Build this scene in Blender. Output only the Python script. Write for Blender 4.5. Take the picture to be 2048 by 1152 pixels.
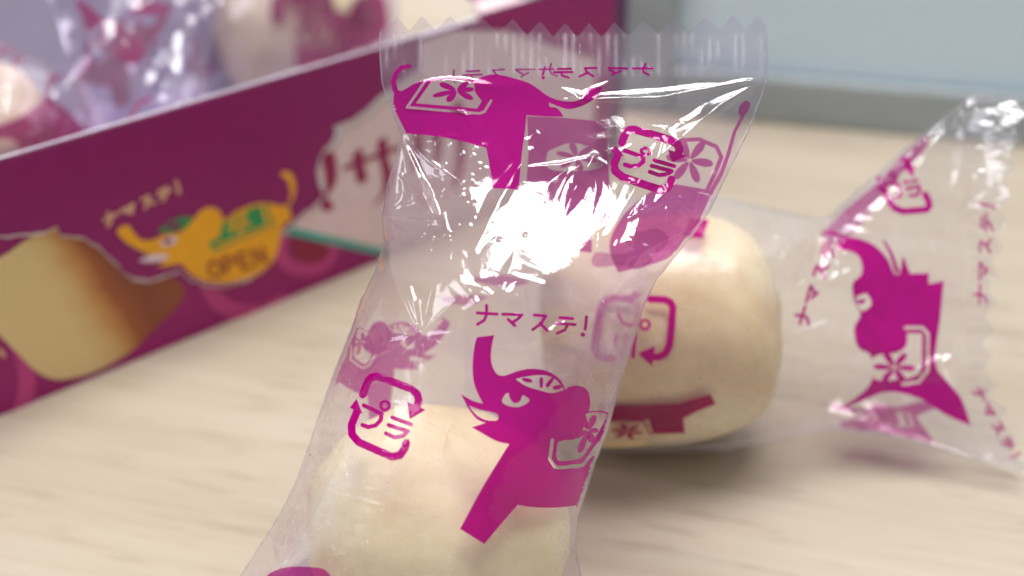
import bpy, math, random
import numpy as np
from mathutils import Vector
from mathutils.bvhtree import BVHTree
from mathutils.geometry import delaunay_2d_cdt

for o in list(bpy.data.objects):
    bpy.data.objects.remove(o)
scene = bpy.context.scene
COL = scene.collection
CM = 0.01

# ------------------------------------------------------------------ camera
PITCH = math.radians(33.0)
FPX = 2446.0                      # focal length in pixels of the 2048 wide photograph
CAM_H = 13.5                      # cm above the table
cam_data = bpy.data.cameras.new('camera')
cam = bpy.data.objects.new('camera', cam_data)
COL.objects.link(cam)
cam.location = (0, 0, CAM_H * CM)
cam.rotation_euler = (math.pi / 2 - PITCH, 0, 0)
cam_data.sensor_width = 36.0
cam_data.lens = FPX / 2048 * 36.0
cam_data.clip_start = 0.005
cam_data.clip_end = 20.0
cam_data.dof.use_dof = True
cam_data.dof.focus_distance = 15.7 * CM
cam_data.dof.aperture_fstop = 10.5
scene.camera = cam

# ------------------------------------------------------------------ room light
world = bpy.data.worlds.new('World')
scene.world = world
world.use_nodes = True
bg = world.node_tree.nodes['Background']
bg.inputs['Color'].default_value = (0.90, 0.92, 1.0, 1)
bg.inputs['Strength'].default_value = 0.33


def area(name, loc, target, sx, sy, power, color):
    d = bpy.data.lights.new(name, 'AREA')
    d.shape = 'RECTANGLE'
    d.size, d.size_y, d.energy, d.color = sx, sy, power, color
    o = bpy.data.objects.new(name, d)
    COL.objects.link(o)
    o.location = loc
    o.rotation_euler = (Vector(target) - Vector(loc)).to_track_quat('-Z', 'Y').to_euler()
    return o


area('ceiling_lamp', (0.04, 0.24, 0.78), (0.02, 0.18, 0.03), 0.46, 0.26, 6.6, (1.0, 0.99, 0.98))
area('window_light', (0.7, 1.3, 0.9), (0.05, 0.2, 0.0), 1.6, 1.0, 15.0, (0.93, 0.96, 1.0))
area('left_fill_light', (-1.1, -0.15, 0.95), (0.0, 0.2, 0.03), 0.62, 0.55, 5.5, (0.90, 0.93, 1.0))  # fill lamp added to brighten fronts and film from the left

vs = scene.view_settings
vs.view_transform = 'Standard'
vs.look = 'None'
vs.exposure = 0.0
vs.gamma = 1.0
vs.use_curve_mapping = False
scene.cycles.transparent_max_bounces = 40
scene.cycles.max_bounces = 12
scene.cycles.use_denoising = True
scene.cycles.caustics_reflective = False
scene.cycles.caustics_refractive = False
scene.cycles.sample_clamp_indirect = 4.0

# ------------------------------------------------------------------ geometry helpers
CP, SP = math.cos(PITCH), math.sin(PITCH)


def P(px, py, z):
    """world point (cm) at image position px, py and depth z (cm) along the camera axis"""
    px, py, z = np.broadcast_arrays(np.asarray(px, float), np.asarray(py, float), np.asarray(z, float))
    u = (px - 1024) / FPX * z
    v = -(py - 576) / FPX * z
    return np.stack([u, z * CP + v * SP, CAM_H - z * SP + v * CP], -1)


def z_at_height(py, h):
    return (CAM_H - h) / (SP + CP * (np.asarray(py, float) - 576) / FPX)


def G(px, py, h=0.0):
    return P(px, py, z_at_height(py, h))


def project(q):
    q = np.asarray(q, float)
    x, y, zz = q[..., 0], q[..., 1], q[..., 2] - CAM_H
    z = y * CP - zz * SP
    v = y * SP + zz * CP
    return 1024 + x / z * FPX, 576 - v / z * FPX, z


def empty(name, loc, label, cat, group=None):
    o = bpy.data.objects.new(name, None)
    COL.objects.link(o)
    o.empty_display_size = 0.01
    o.location = [c * CM for c in loc]
    o['label'] = label
    o['category'] = cat
    if group:
        o['group'] = group
    return o


def world_loc(o):
    l = Vector((0, 0, 0))
    while o is not None:
        l = l + o.location
        o = o.parent
    return l


def build(name, verts, faces, mat, parent=None, smooth=True, loc=None):
    """verts in world cm"""
    me = bpy.data.meshes.new(name)
    v = np.asarray(verts, float) * CM
    o = bpy.data.objects.new(name, me)
    COL.objects.link(o)
    base = np.zeros(3)
    if parent is not None:
        o.parent = parent
        base = np.array(world_loc(parent))
    if loc is not None:
        o.location = Vector([c * CM for c in loc]) - Vector(base)
        base = np.array(loc) * CM
    me.from_pydata([tuple(p) for p in (v - base)], [], [tuple(int(i) for i in f) for f in faces])
    me.materials.append(mat)
    if smooth:
        me.polygons.foreach_set('use_smooth', [True] * len(me.polygons))
    me.update()
    return o


def grid_faces(nr, nc):
    r, c = np.meshgrid(np.arange(nr - 1), np.arange(nc - 1), indexing='ij')
    a = (r * nc + c).ravel()
    return np.stack([a, a + 1, a + nc + 1, a + nc], 1)


# ---- noise in numpy
def _hash(ix, iy, seed):
    h = (ix.astype(np.int64) * 374761393 + iy.astype(np.int64) * 668265263 + seed * 974711) & 0x7fffffff
    h = ((h ^ (h >> 13)) * 1274126177) & 0x7fffffff
    return ((h ^ (h >> 16)) & 0xffff) / 65535.0


def perlin(x, y, seed=0):
    x, y = np.broadcast_arrays(np.asarray(x, float), np.asarray(y, float))
    ix, iy = np.floor(x), np.floor(y)
    fx, fy = x - ix, y - iy
    u, v = fx * fx * fx * (fx * (fx * 6 - 15) + 10), fy * fy * fy * (fy * (fy * 6 - 15) + 10)
    out = 0
    for dx in (0, 1):
        for dy in (0, 1):
            a = _hash(ix + dx, iy + dy, seed) * 2 * math.pi
            g = np.cos(a) * (fx - dx) + np.sin(a) * (fy - dy)
            out = out + g * (u if dx else 1 - u) * (v if dy else 1 - v)
    return out


def facets(x, y, seed=0):
    """crumpled sheet: random planes per jittered cell, sharp folds where they meet"""
    x, y = np.broadcast_arrays(np.asarray(x, float), np.asarray(y, float))
    ix, iy = np.floor(x), np.floor(y)
    best = np.full(x.shape, -1e9)
    for dx in (-1, 0, 1):
        for dy in (-1, 0, 1):
            cx, cy = ix + dx, iy + dy
            jx = cx + _hash(cx, cy, seed)
            jy = cy + _hash(cx, cy, seed + 7)
            a = _hash(cx, cy, seed + 13) * 2 * math.pi
            s = 0.5 * _hash(cx, cy, seed + 23)
            d = np.hypot(x - jx, y - jy)
            val = -d * 0.9 + s * (np.cos(a) * (x - jx) + np.sin(a) * (y - jy)) + 0.4 * _hash(cx, cy, seed + 31)
            best = np.maximum(best, val)
    return best


def smoothstep(e0, e1, x):
    t = np.clip((np.asarray(x, float) - e0) / (e1 - e0), 0, 1)
    return t * t * (3 - 2 * t)


def crease(px, py, pts, amp, width):
    """a folded ridge along a polyline (image pixels), tent profile"""
    out = np.zeros(np.broadcast(px, py).shape)
    pts = [np.array(p, float) for p in pts]
    n = len(pts) - 1
    for k in range(n):
        a, b = pts[k], pts[k + 1]
        d = b - a
        L = np.hypot(*d)
        t = np.clip(((px - a[0]) * d[0] + (py - a[1]) * d[1]) / L ** 2, 0, 1)
        dist = np.hypot(px - a[0] - t * d[0], py - a[1] - t * d[1])
        tt = (k + t) / n
        w = width * (0.25 + 0.75 * np.sin(math.pi * np.clip(tt, 0.03, 0.97)))
        prof = np.maximum(0, 1 - dist / w)
        out = np.maximum(out, prof ** 1.3 * (0.3 + 0.7 * np.sin(math.pi * np.clip(tt, 0.02, 0.98))))
    return amp * out


def crease_near(px, py, pts, amp, width):
    q = np.array(pts, float)
    m = (px > q[:, 0].min() - width) & (px < q[:, 0].max() + width) & (py > q[:, 1].min() - width) & (py < q[:, 1].max() + width)
    out = np.zeros(px.shape)
    if m.any():
        out[m] = crease(px[m], py[m], pts, amp, width)
    return out


# ---- printed shapes: ordered layers of polygons, the last one that holds a point decides
def inside(poly, x, y):
    poly = np.asarray(poly, float)
    r = np.zeros(x.shape, bool)
    x0, y0 = poly[:, 0], poly[:, 1]
    x1, y1 = np.roll(x0, -1), np.roll(y0, -1)
    for a, b, c, d in zip(x0, y0, x1, y1):
        if b == d:
            continue
        r ^= ((b > y) != (d > y)) & (x < (c - a) * (y - b) / (d - b) + a)
    return r


def smooth_poly(pts, n=4):
    """closed Catmull-Rom; a point given with a third value is a sharp corner"""
    pts3 = [(p[0], p[1], len(p) > 2) for p in pts]
    N = len(pts3)
    out = []
    for i in range(N):
        p0, p1, p2, p3 = (pts3[(i + k - 1) % N] for k in range(4))
        a = np.array(p1[:2]) if p1[2] else np.array(p0[:2])
        d = np.array(p2[:2]) if p2[2] else np.array(p3[:2])
        b, c = np.array(p1[:2]), np.array(p2[:2])
        for k in range(n):
            t = k / n
            q = 0.5 * ((2 * b) + (-a + c) * t + (2 * a - 5 * b + 4 * c - d) * t * t + (-a + 3 * b - 3 * c + d) * t ** 3)
            out.append((q[0], q[1]))
    return out


def stroke(pts, w, w1=None):
    """round ended brush stroke as a list of '+' polygons"""
    pts = [np.array(p, float) for p in pts]
    w1 = w if w1 is None else w1
    res = []
    n = len(pts) - 1
    for k in range(n):
        a, b = pts[k], pts[k + 1]
        ra = (w + (w1 - w) * k / n) / 2
        rb = (w + (w1 - w) * (k + 1) / n) / 2
        ang = math.atan2(b[1] - a[1], b[0] - a[0])
        poly = []
        for j in range(6):
            t = ang + math.pi / 2 + math.pi * j / 5
            poly.append((a[0] + ra * math.cos(t), a[1] + ra * math.sin(t)))
        for j in range(6):
            t = ang - math.pi / 2 + math.pi * j / 5
            poly.append((b[0] + rb * math.cos(t), b[1] + rb * math.sin(t)))
        res.append(poly)
    return res


def petal(c, ang, l, w, off=3):
    ca, sa = math.cos(ang), math.sin(ang)
    pts = []
    for k in range(10):
        t = 2 * math.pi * k / 10
        x = off + l * (0.5 - 0.5 * math.cos(t))
        y = w * math.sin(t) * (0.55 + 0.45 * (0.5 - 0.5 * math.cos(t))) / 1.6
        pts.append((c[0] + ca * x - sa * y, c[1] + sa * x + ca * y))
    return pts


def flower(c, l, w, rot=0.0, squash=1.0, shear=0.0):
    res = []
    for k in range(6):
        p = np.array(petal((0, 0), rot + k * math.pi / 3, l, w))
        p[:, 1] *= squash
        p[:, 0] += shear * p[:, 1]
        res.append([tuple(q) for q in p + np.array(c)])
    return res


def plus(polys):
    return [('+', p) for p in polys]


def minus(polys):
    return [('-', p) for p in polys]


def xf(layers, fn):
    return [(s, [fn(*q[:2]) for q in p]) for s, p in layers]


def crop(ox, oy, k):
    return lambda x, y, *c: (ox + x * k, oy + y * k, *c)


def affine(src, dst):
    """map from 3 source points to 3 destination points"""
    A = np.array([[p[0], p[1], 1] for p in src], float)
    M = np.linalg.solve(A, np.array(dst, float))
    return lambda x, y: tuple(np.array([x, y, 1.0]) @ M)


def print_mesh(name, layers, mapper, mat, parent, step=6.0, clip=None):
    """dense triangulation of the printed shape, laid on the surface given by mapper(px, py)->world cm"""
    vs_, es = [], []
    for s, p in layers:
        n0 = len(vs_)
        m = len(p)
        for q in p:
            vs_.append(Vector((q[0], q[1])))
        es += [(n0 + i, n0 + (i + 1) % m) for i in range(m)]
    arr = np.array([[v.x, v.y] for v in vs_])
    lo, hi = arr.min(0), arr.max(0)
    gx, gy = np.meshgrid(np.arange(lo[0], hi[0], step), np.arange(lo[1], hi[1], step))
    gx = gx + (np.arange(gx.shape[0]) % 2)[:, None] * step / 2
    gx, gy = gx.ravel(), gy.ravel()
    keep = np.zeros(gx.shape, bool)
    for s, p in layers:
        if s == '+':
            keep |= inside(p, gx, gy)
    vs_ += [Vector((a, b)) for a, b in zip(gx[keep], gy[keep])]
    ov, oe, of, _, _, _ = delaunay_2d_cdt(vs_, es, [], 0, 1e-4)
    V = np.array([[v.x, v.y] for v in ov])
    F = np.array([f for f in of if len(f) == 3])
    c = V[F].mean(1)
    on = np.zeros(len(F), bool)
    for s, p in layers:
        i = inside(p, c[:, 0], c[:, 1])
        on[i] = (s == '+')
    if clip is not None:
        on &= clip(c[:, 0], c[:, 1])
    F = F[on]
    if not len(F):
        return None
    used = np.unique(F)
    idx = np.zeros(len(V), int)
    idx[used] = np.arange(len(used))
    return build(name, mapper(V[used, 0], V[used, 1]), idx[F][:, ::-1], mat, parent)


# ------------------------------------------------------------------ materials
def srgb(r, g, b):
    f = lambda c: c / 12.92 if c <= 0.04045 else ((c + 0.055) / 1.055) ** 2.4
    return (f(r / 255), f(g / 255), f(b / 255), 1)


class NT:
    def __init__(self, name):
        self.m = bpy.data.materials.new(name)
        self.m.use_nodes = True
        self.t = self.m.node_tree
        self.t.nodes.clear()
        self.out = self.n('ShaderNodeOutputMaterial')

    def n(self, typ, **kw):
        nd = self.t.nodes.new(typ)
        for k, v in kw.items():
            if hasattr(nd, k):
                setattr(nd, k, v)
            else:
                nd.inputs[k.replace('_', ' ')].default_value = v
        return nd

    def l(self, a, b):
        self.t.links.new(a, b)

    def noise(self, scale, detail=3, rough=0.5, vec=None):
        nd = self.n('ShaderNodeTexNoise')
        nd.inputs['Scale'].default_value = scale
        nd.inputs['Detail'].default_value = detail
        nd.inputs['Roughness'].default_value = rough
        if vec is not None:
            self.l(vec, nd.inputs['Vector'])
        return nd.outputs['Fac']

    def ramp(self, fac, stops):
        nd = self.n('ShaderNodeValToRGB')
        e = nd.color_ramp.elements
        while len(e) < len(stops):
            e.new(0.5)
        for el, (p, c) in zip(e, stops):
            el.position = p
            el.color = c if len(c) == 4 else (*c, 1)
        self.l(fac, nd.inputs['Fac'])
        return nd.outputs['Color']

    def geo(self):
        return self.n('ShaderNodeNewGeometry').outputs['Position']

    def objc(self):
        return self.n('ShaderNodeTexCoord').outputs['Object']

    def math(self, op, a, b=None):
        nd = self.n('ShaderNodeMath', operation=op)
        for i, v in enumerate((a, b)):
            if v is None:
                continue
            if isinstance(v, (int, float)):
                nd.inputs[i].default_value = v
            else:
                self.l(v, nd.inputs[i])
        return nd.outputs[0]

    def bump(self, h, strength, dist):
        nd = self.n('ShaderNodeBump')
        nd.inputs['Strength'].default_value = strength
        nd.inputs['Distance'].default_value = dist
        self.l(h, nd.inputs['Height'])
        return nd.outputs['Normal']

    def mapping(self, vec, scale=(1, 1, 1), rot=(0, 0, 0)):
        nd = self.n('ShaderNodeMapping')
        nd.inputs['Scale'].default_value = scale
        nd.inputs['Rotation'].default_value = rot
        self.l(vec, nd.inputs['Vector'])
        return nd.outputs['Vector']

    def mix(self, fac, a, b):
        nd = self.n('ShaderNodeMixShader')
        if isinstance(fac, (int, float)):
            nd.inputs[0].default_value = fac
        else:
            self.l(fac, nd.inputs[0])
        self.l(a, nd.inputs[1])
        self.l(b, nd.inputs[2])
        return nd.outputs[0]

    def done(self, sh):
        self.l(sh, self.out.inputs['Surface'])
        return self.m


def film_material(name, haze_lo=0.02, haze_hi=0.20, veil_col=(0.92, 0.90, 0.98, 1), tint=(0.985, 0.975, 0.985, 1), bump=0.35, rough=0.045, blotch=0.0):
    """thin clear plastic: passes light straight through, mirrors by Fresnel, a little milky"""
    t = NT(name)
    pos = t.objc()
    h1 = t.noise(260, 5, 0.6, pos)
    h2 = t.noise(1500, 3, 0.6, pos)
    hh = t.math('ADD', t.math('MULTIPLY', h1, 1.0), t.math('MULTIPLY', h2, 0.22))
    nrm = t.bump(hh, bump, 0.0016)
    tr = t.n('ShaderNodeBsdfTransparent')
    tr.inputs['Color'].default_value = tint
    gl = t.n('ShaderNodeBsdfGlossy')
    ca = t.n('ShaderNodeAttribute', attribute_name='cling')
    t.l(t.math('ADD', t.math('MULTIPLY', ca.outputs['Fac'], 0.30), rough), gl.inputs['Roughness'])
    gl.inputs['Color'].default_value = (0.98, 0.98, 1, 1)
    t.l(nrm, gl.inputs['Normal'])
    lw = t.n('ShaderNodeLayerWeight')
    lw.inputs['Blend'].default_value = 0.5
    t.l(nrm, lw.inputs['Normal'])
    f5 = t.math('POWER', lw.outputs['Facing'], 5.0)
    f = t.math('ADD', t.math('MULTIPLY', f5, 0.80), 0.085)      # Schlick reflectance of the two film faces
    base = t.mix(f, tr.outputs[0], gl.outputs[0])
    df = t.n('ShaderNodeBsdfDiffuse')
    df.inputs['Color'].default_value = veil_col
    tl = t.n('ShaderNodeBsdfTranslucent')
    tl.inputs['Color'].default_value = veil_col
    veil = t.mix(0.5, df.outputs[0], tl.outputs[0])
    n3 = t.noise(70, 4, 0.65, pos)
    mp = t.n('ShaderNodeMapRange')
    mp.inputs['From Min'].default_value = 0.38
    mp.inputs['From Max'].default_value = 0.72
    mp.inputs['To Min'].default_value = haze_lo
    mp.inputs['To Max'].default_value = haze_hi
    t.l(n3, mp.inputs['Value'])
    hz = mp.outputs[0]
    if blotch:
        n4 = t.noise(900, 4, 0.7, pos)
        mp2 = t.n('ShaderNodeMapRange')
        mp2.inputs['From Min'].default_value = 0.56
        mp2.inputs['From Max'].default_value = 0.70
        mp2.inputs['To Max'].default_value = blotch
        t.l(n4, mp2.inputs['Value'])
        at = t.n('ShaderNodeAttribute', attribute_name='cling')
        hz = t.math('ADD', hz, t.math('MULTIPLY', mp2.outputs[0], at.outputs['Fac']))
    fa = t.n('ShaderNodeAttribute', attribute_name='frost_glare')
    hz = t.math('ADD', hz, fa.outputs['Fac'])
    return t.done(t.mix(hz, base, veil))


def ink_material(name, trans=(0.62, 0.008, 0.34, 1), diff=(0.55, 0.001, 0.29, 1), cover=0.74):
    """translucent glossy magenta ink printed on the film"""
    t = NT(name)
    tr = t.n('ShaderNodeBsdfTransparent')
    tr.inputs['Color'].default_value = trans
    df = t.n('ShaderNodeBsdfDiffuse')
    df.inputs['Color'].default_value = diff
    tl = t.n('ShaderNodeBsdfTranslucent')
    tl.inputs['Color'].default_value = (min(1, diff[0] * 1.5), diff[1], min(1, diff[2] * 1.7), 1)
    d2 = t.mix(0.45, df.outputs[0], tl.outputs[0])
    n = t.noise(3000, 2, 0.6, t.objc())
    fac = t.math('ADD', t.math('MULTIPLY', n, 0.12), cover - 0.06)
    gl = t.n('ShaderNodeBsdfGlossy')
    gl.inputs['Roughness'].default_value = 0.10
    lw = t.n('ShaderNodeLayerWeight')
    lw.inputs['Blend'].default_value = 0.5
    f = t.math('ADD', t.math('MULTIPLY', t.math('POWER', lw.outputs['Facing'], 5.0), 0.6), 0.045)
    return t.done(t.mix(f, t.mix(fac, tr.outputs[0], d2), gl.outputs[0]))


def paper_material(name, col, rough=0.45, var=0.06, spec=0.4):
    t = NT(name)
    p = t.n('ShaderNodeBsdfPrincipled')
    n = t.noise(180, 5, 0.65, t.objc())
    lo = tuple(c * (1 - var) for c in col[:3])
    hi = tuple(min(1, c * (1 + var)) for c in col[:3])
    t.l(t.ramp(n, [(0.3, lo), (0.7, hi)]), p.inputs['Base Color'])
    p.inputs['Roughness'].default_value = rough
    p.inputs['Specular IOR Level'].default_value = spec
    t.l(t.bump(t.noise(1800, 4, 0.6, t.objc()), 0.12, 0.0004), p.inputs['Normal'])
    return t.done(p.outputs[0])


def cake_material(name, c_lo, c_mid, c_hi, scale=55):
    t = NT(name)
    p = t.n('ShaderNodeBsdfPrincipled')
    pos = t.objc()
    n = t.noise(scale, 4, 0.55, pos)
    n2 = t.noise(700, 4, 0.7, pos)
    f = t.math('ADD', t.math('MULTIPLY', n, 0.88), t.math('MULTIPLY', n2, 0.12))
    t.l(t.ramp(f, [(0.34, c_lo), (0.50, c_mid), (0.66, c_hi)]), p.inputs['Base Color'])
    p.inputs['Roughness'].default_value = 0.62
    p.inputs['Subsurface Weight'].default_value = 0.15
    p.inputs['Subsurface Radius'].default_value = (1.0, 0.8, 0.6)
    p.inputs['Subsurface Scale'].default_value = 0.004
    bh = t.math('ADD', t.noise(300, 4, 0.55, pos), t.math('MULTIPLY', t.noise(2600, 3, 0.6, pos), 0.12))
    t.l(t.bump(bh, 0.14, 0.0012), p.inputs['Normal'])
    return t.done(p.outputs[0])


def wood_material():
    t = NT('light_wood_grain')
    p = t.n('ShaderNodeBsdfPrincipled')
    pos = t.mapping(t.objc(), rot=(0, 0, math.radians(14)))
    broad = t.noise(9, 4, 0.6, t.mapping(pos, scale=(0.6, 5.0, 1)))
    grain = t.noise(60, 5, 0.7, t.mapping(pos, scale=(0.22, 5.5, 1)))
    fleck = t.noise(95, 3, 0.6, t.mapping(pos, scale=(0.55, 3.6, 1)))
    patch = t.noise(26, 2, 0.5, pos)
    base = t.ramp(t.math('ADD', t.math('MULTIPLY', broad, 0.55), t.math('MULTIPLY', grain, 0.45)),
                  [(0.34, (0.45, 0.375, 0.275)), (0.50, (0.52, 0.44, 0.335)), (0.66, (0.57, 0.495, 0.39))])
    fm = t.ramp(t.math('ADD', t.math('MULTIPLY', fleck, 0.68), t.math('MULTIPLY', patch, 0.32)),
                [(0.53, (0, 0, 0)), (0.66, (1, 1, 1))])
    mx = t.n('ShaderNodeMix', data_type='RGBA')
    t.l(t.math('MULTIPLY', fm, 0.5), mx.inputs['Factor'])
    t.l(base, mx.inputs['A'])
    mx.inputs['B'].default_value = (0.36, 0.275, 0.205, 1)
    t.l(mx.outputs['Result'], p.inputs['Base Color'])
    p.inputs['Roughness'].default_value = 0.48
    p.inputs['Specular IOR Level'].default_value = 0.35
    t.l(t.bump(grain, 0.12, 0.0006), p.inputs['Normal'])
    return t.done(p.outputs[0])


M = {}
M['wood'] = wood_material()
M['film'] = film_material('clear_film', 0.0, 0.03, bump=0.05, rough=0.095, blotch=0.30)
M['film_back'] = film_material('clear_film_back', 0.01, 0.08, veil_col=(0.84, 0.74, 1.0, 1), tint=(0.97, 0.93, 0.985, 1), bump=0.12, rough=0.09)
M['film_soft'] = film_material('clear_film_lying', 0.0, 0.06, bump=0.08, rough=0.12, blotch=0.3)
M['film_box'] = film_material('clear_film_boxed', 0.03, 0.16, tint=(0.90, 0.85, 0.94, 1), bump=0.15, rough=0.10)
M['film_edge'] = film_material('clear_film_folded', 0.10, 0.30, tint=(0.86, 0.83, 0.88, 1), bump=0.1, rough=0.1)
M['ink'] = ink_material('magenta_ink')
M['ink_back'] = ink_material('magenta_ink_back', trans=(0.74, 0.20, 0.62, 1), cover=0.28)
M['ink_thin'] = ink_material('magenta_ink_faint', trans=(0.80, 0.34, 0.72, 1), cover=0.24)
M['ink_wash'] = ink_material('magenta_ink_thin', trans=(0.84, 0.52, 0.80, 1), cover=0.16)
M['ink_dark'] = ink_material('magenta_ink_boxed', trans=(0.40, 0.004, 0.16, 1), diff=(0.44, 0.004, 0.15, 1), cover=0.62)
M['cake'] = cake_material('pale_cake', (0.72, 0.57, 0.33), (0.79, 0.67, 0.43), (0.84, 0.75, 0.54))
M['cake_brown'] = cake_material('browned_cake', (0.60, 0.42, 0.21), (0.73, 0.57, 0.33), (0.82, 0.73, 0.52), 34)
M['box_flap'] = paper_material('flap_magenta', srgb(138, 8, 98), 0.40)
M['box_wall'] = paper_material('wall_magenta', srgb(152, 16, 106), 0.40)
M['box_inside'] = paper_material('box_inner_card', (0.52, 0.48, 0.58), 0.8, 0.04, 0.1)
M['box_end'] = paper_material('box_end_shaded', srgb(96, 46, 92), 0.5)  # the end's shade is put into this dark card colour
M['torn'] = paper_material('torn_card_fibre', (0.72, 0.68, 0.76), 0.9, 0.1, 0.1)
M['mauve'] = paper_material('mauve_print', srgb(188, 60, 130), 0.4)
M['maroon'] = paper_material('maroon_print', srgb(140, 22, 62), 0.4)
M['label_pink'] = paper_material('label_pale_pink', srgb(226, 204, 206), 0.45)
M['letter'] = paper_material('label_letter_maroon', srgb(150, 18, 84), 0.45)
M['teal'] = paper_material('label_teal', srgb(70, 170, 155), 0.45)
M['gold'] = paper_material('emblem_gold', srgb(240, 172, 30), 0.45)
M['green'] = paper_material('emblem_green', srgb(40, 150, 84), 0.45)
M['white_print'] = paper_material('emblem_white', srgb(232, 214, 226), 0.45)
M['tan_print'] = paper_material('emblem_lettering_tan', srgb(226, 178, 140), 0.45)
M['cream_print'] = paper_material('cream_print', srgb(222, 196, 150), 0.45)
M['open_brown'] = paper_material('emblem_lettering_brown', srgb(150, 70, 40), 0.45)
M['rail'] = paper_material('divider_rail_grey', srgb(160, 169, 171), 0.5, 0.05)
M['panel'] = paper_material('divider_panel_blue', srgb(208, 228, 240), 0.35, 0.02)


def cake_photo_material():
    """the printed picture of a browned cake: ivory side, brown top"""
    t = NT('printed_cake_picture')
    p = t.n('ShaderNodeBsdfPrincipled')
    at = t.n('ShaderNodeAttribute', attribute_name='print_uv')
    sep = t.n('ShaderNodeSeparateXYZ')
    t.l(at.outputs['Vector'], sep.inputs[0])
    wob = t.noise(5, 3, 0.5, at.outputs['Vector'])
    x = t.math('ADD', sep.outputs[0], t.math('MULTIPLY', t.math('SUBTRACT', wob, 0.5), 0.10))
    d = t.math('ADD', x, t.math('MULTIPLY', sep.outputs[1], -0.42))
    col = t.ramp(d, [(0.0, srgb(222, 196, 140)), (0.10, srgb(214, 182, 122)), (0.20, srgb(196, 140, 76)),
                     (0.29, srgb(158, 84, 44)), (0.42, srgb(134, 66, 36)), (0.62, srgb(146, 72, 42)), (0.80, srgb(196, 128, 70))])
    t.l(col, p.inputs['Base Color'])
    p.inputs['Roughness'].default_value = 0.4
    return t.done(p.outputs[0])


M['cake_photo'] = cake_photo_material()

# ------------------------------------------------------------------ table
def slab(name, x0, x1, y0, y1, z0, z1, mat, parent=None):
    v = [(x, y, z) for z in (z0, z1) for y in (y0, y1) for x in (x0, x1)]
    f = [(0, 2, 3, 1), (4, 5, 7, 6), (0, 1, 5, 4), (1, 3, 7, 5), (3, 2, 6, 7), (2, 0, 4, 6)]
    return build(name, v, f, mat, parent, smooth=False)


table = slab('table_top', -45, 45, -8, 62, -2.5, 0.0, M['wood'])
table['kind'] = 'structure'


# ------------------------------------------------------------------ generic oriented box
def prism(name, base, height, mat, parent=None, z0=0.0):
    """upright prism over a polygon of ground points (cm)"""
    n = len(base)
    v = [(p[0], p[1], z0) for p in base] + [(p[0], p[1], z0 + height) for p in base]
    f = [tuple(range(n))[::-1], tuple(range(n, 2 * n))] + [(i, (i + 1) % n, n + (i + 1) % n, n + i) for i in range(n)]
    return build(name, v, f, mat, parent, smooth=False)


def bevel(o, w, seg=2):
    m = o.modifiers.new('bevel', 'BEVEL')
    m.width = w * CM
    m.segments = seg
    m.limit_method = 'ANGLE'
    return o


# ------------------------------------------------------------------ desk divider behind
A = G(1540, 248)[:2]
B = G(2048, 293)[:2]
dd = (B - A) / np.linalg.norm(B - A)
nn = np.array([-dd[1], dd[0]])               # away from the camera
left = A + dd * ((2.75 - A[0]) / dd[0])
right = A + dd * 16.0
div = empty('desk_divider', (*((left + right) / 2 + nn * 0.4), 0), 'pale blue desk divider panel in a grey-green rail behind the snack box', 'divider')
post_w = 1.35
bevel(prism('bottom_rail', [left + dd * post_w, right, right + nn * 0.9, left + dd * post_w + nn * 0.9], 1.25, M['rail'], div), 0.12, 3)
bevel(prism('side_post', [left, left + dd * (post_w - 0.02), left + dd * (post_w - 0.02) + nn * 0.9, left + nn * 0.9], 16.0, M['rail'], div), 0.12, 3)
bevel(prism('panel', [left + dd * post_w + nn * 0.42, right + nn * 0.42, right + nn * 0.7, left + dd * post_w + nn * 0.7], 14.4, M['panel'], div, z0=1.26), 0.03, 1)

# ------------------------------------------------------------------ torn snack box
W0 = G(0, 832)[:2]
W1 = G(1214, 336)[:2]
wd = (W1 - W0) / np.linalg.norm(W1 - W0)
wn = np.array([-wd[1], wd[0]])               # into the box
wlen = np.linalg.norm(W1 - W0)
BOX_H = 4.67
BOX_D = 11.0
S0 = W0 - wd * 3.2
box = empty('snack_box', (*((S0 + W1) / 2 + wn * BOX_D / 2), 0), 'torn-open magenta cardboard snack box with yellow elephant emblem reading OPEN', 'box')
TH = 0.06
floor_ = prism('bottom', [S0 + wn * TH, W1 + wn * TH, W1 + wn * (BOX_D - TH), S0 + wn * (BOX_D - TH)], 0.05, M['box_inside'], box, z0=0.01)


def wall_pt(px, py, off=0.0):
    """point of the front face (cm) under an image position; off = cm towards the camera side"""
    px, py = np.broadcast_arrays(np.asarray(px, float), np.asarray(py, float))
    d = P(px, py, 1.0) - np.array([0, 0, CAM_H])
    n3 = np.array([wn[0], wn[1], 0])
    o = np.array([W0[0], W0[1], 0]) - n3 * off
    t = ((o - np.array([0, 0, CAM_H])) @ n3) / (d @ n3)
    return np.array([0, 0, CAM_H]) + d * t[..., None]


def panel(name, p0, p1, thick, h, mat_out, parent, inward):
    """upright card; outer face printed, inner face bare card"""
    o = prism(name, [p0, p1, p1 + inward * thick, p0 + inward * thick], h, mat_out, parent, z0=0.01)
    o.data.materials.append(M['box_inside'])
    for pl in o.data.polygons:
        if Vector((inward[0], inward[1], 0)).dot(pl.normal) > 0.7 or abs(pl.normal.z) > 0.7:
            pl.material_index = 1
    return o


fw = panel('front_wall', S0, W1, TH, BOX_H - 0.02, M['box_wall'], box, wn)
Bk0, Bk1 = S0 + wn * BOX_D, W1 + wn * BOX_D
panel('back_wall', Bk1, Bk0, TH, BOX_H, M['box_wall'], box, -wn)
panel('end_wall', S0 + wn * (BOX_D - TH - 0.01), S0 + wn * (TH + 0.01), TH, BOX_H, M['box_wall'], box, wd)
E1p = W1 + wd * 0.005 + wn * 0.0
E2p = np.array(G(1240, 318)[:2])
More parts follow.
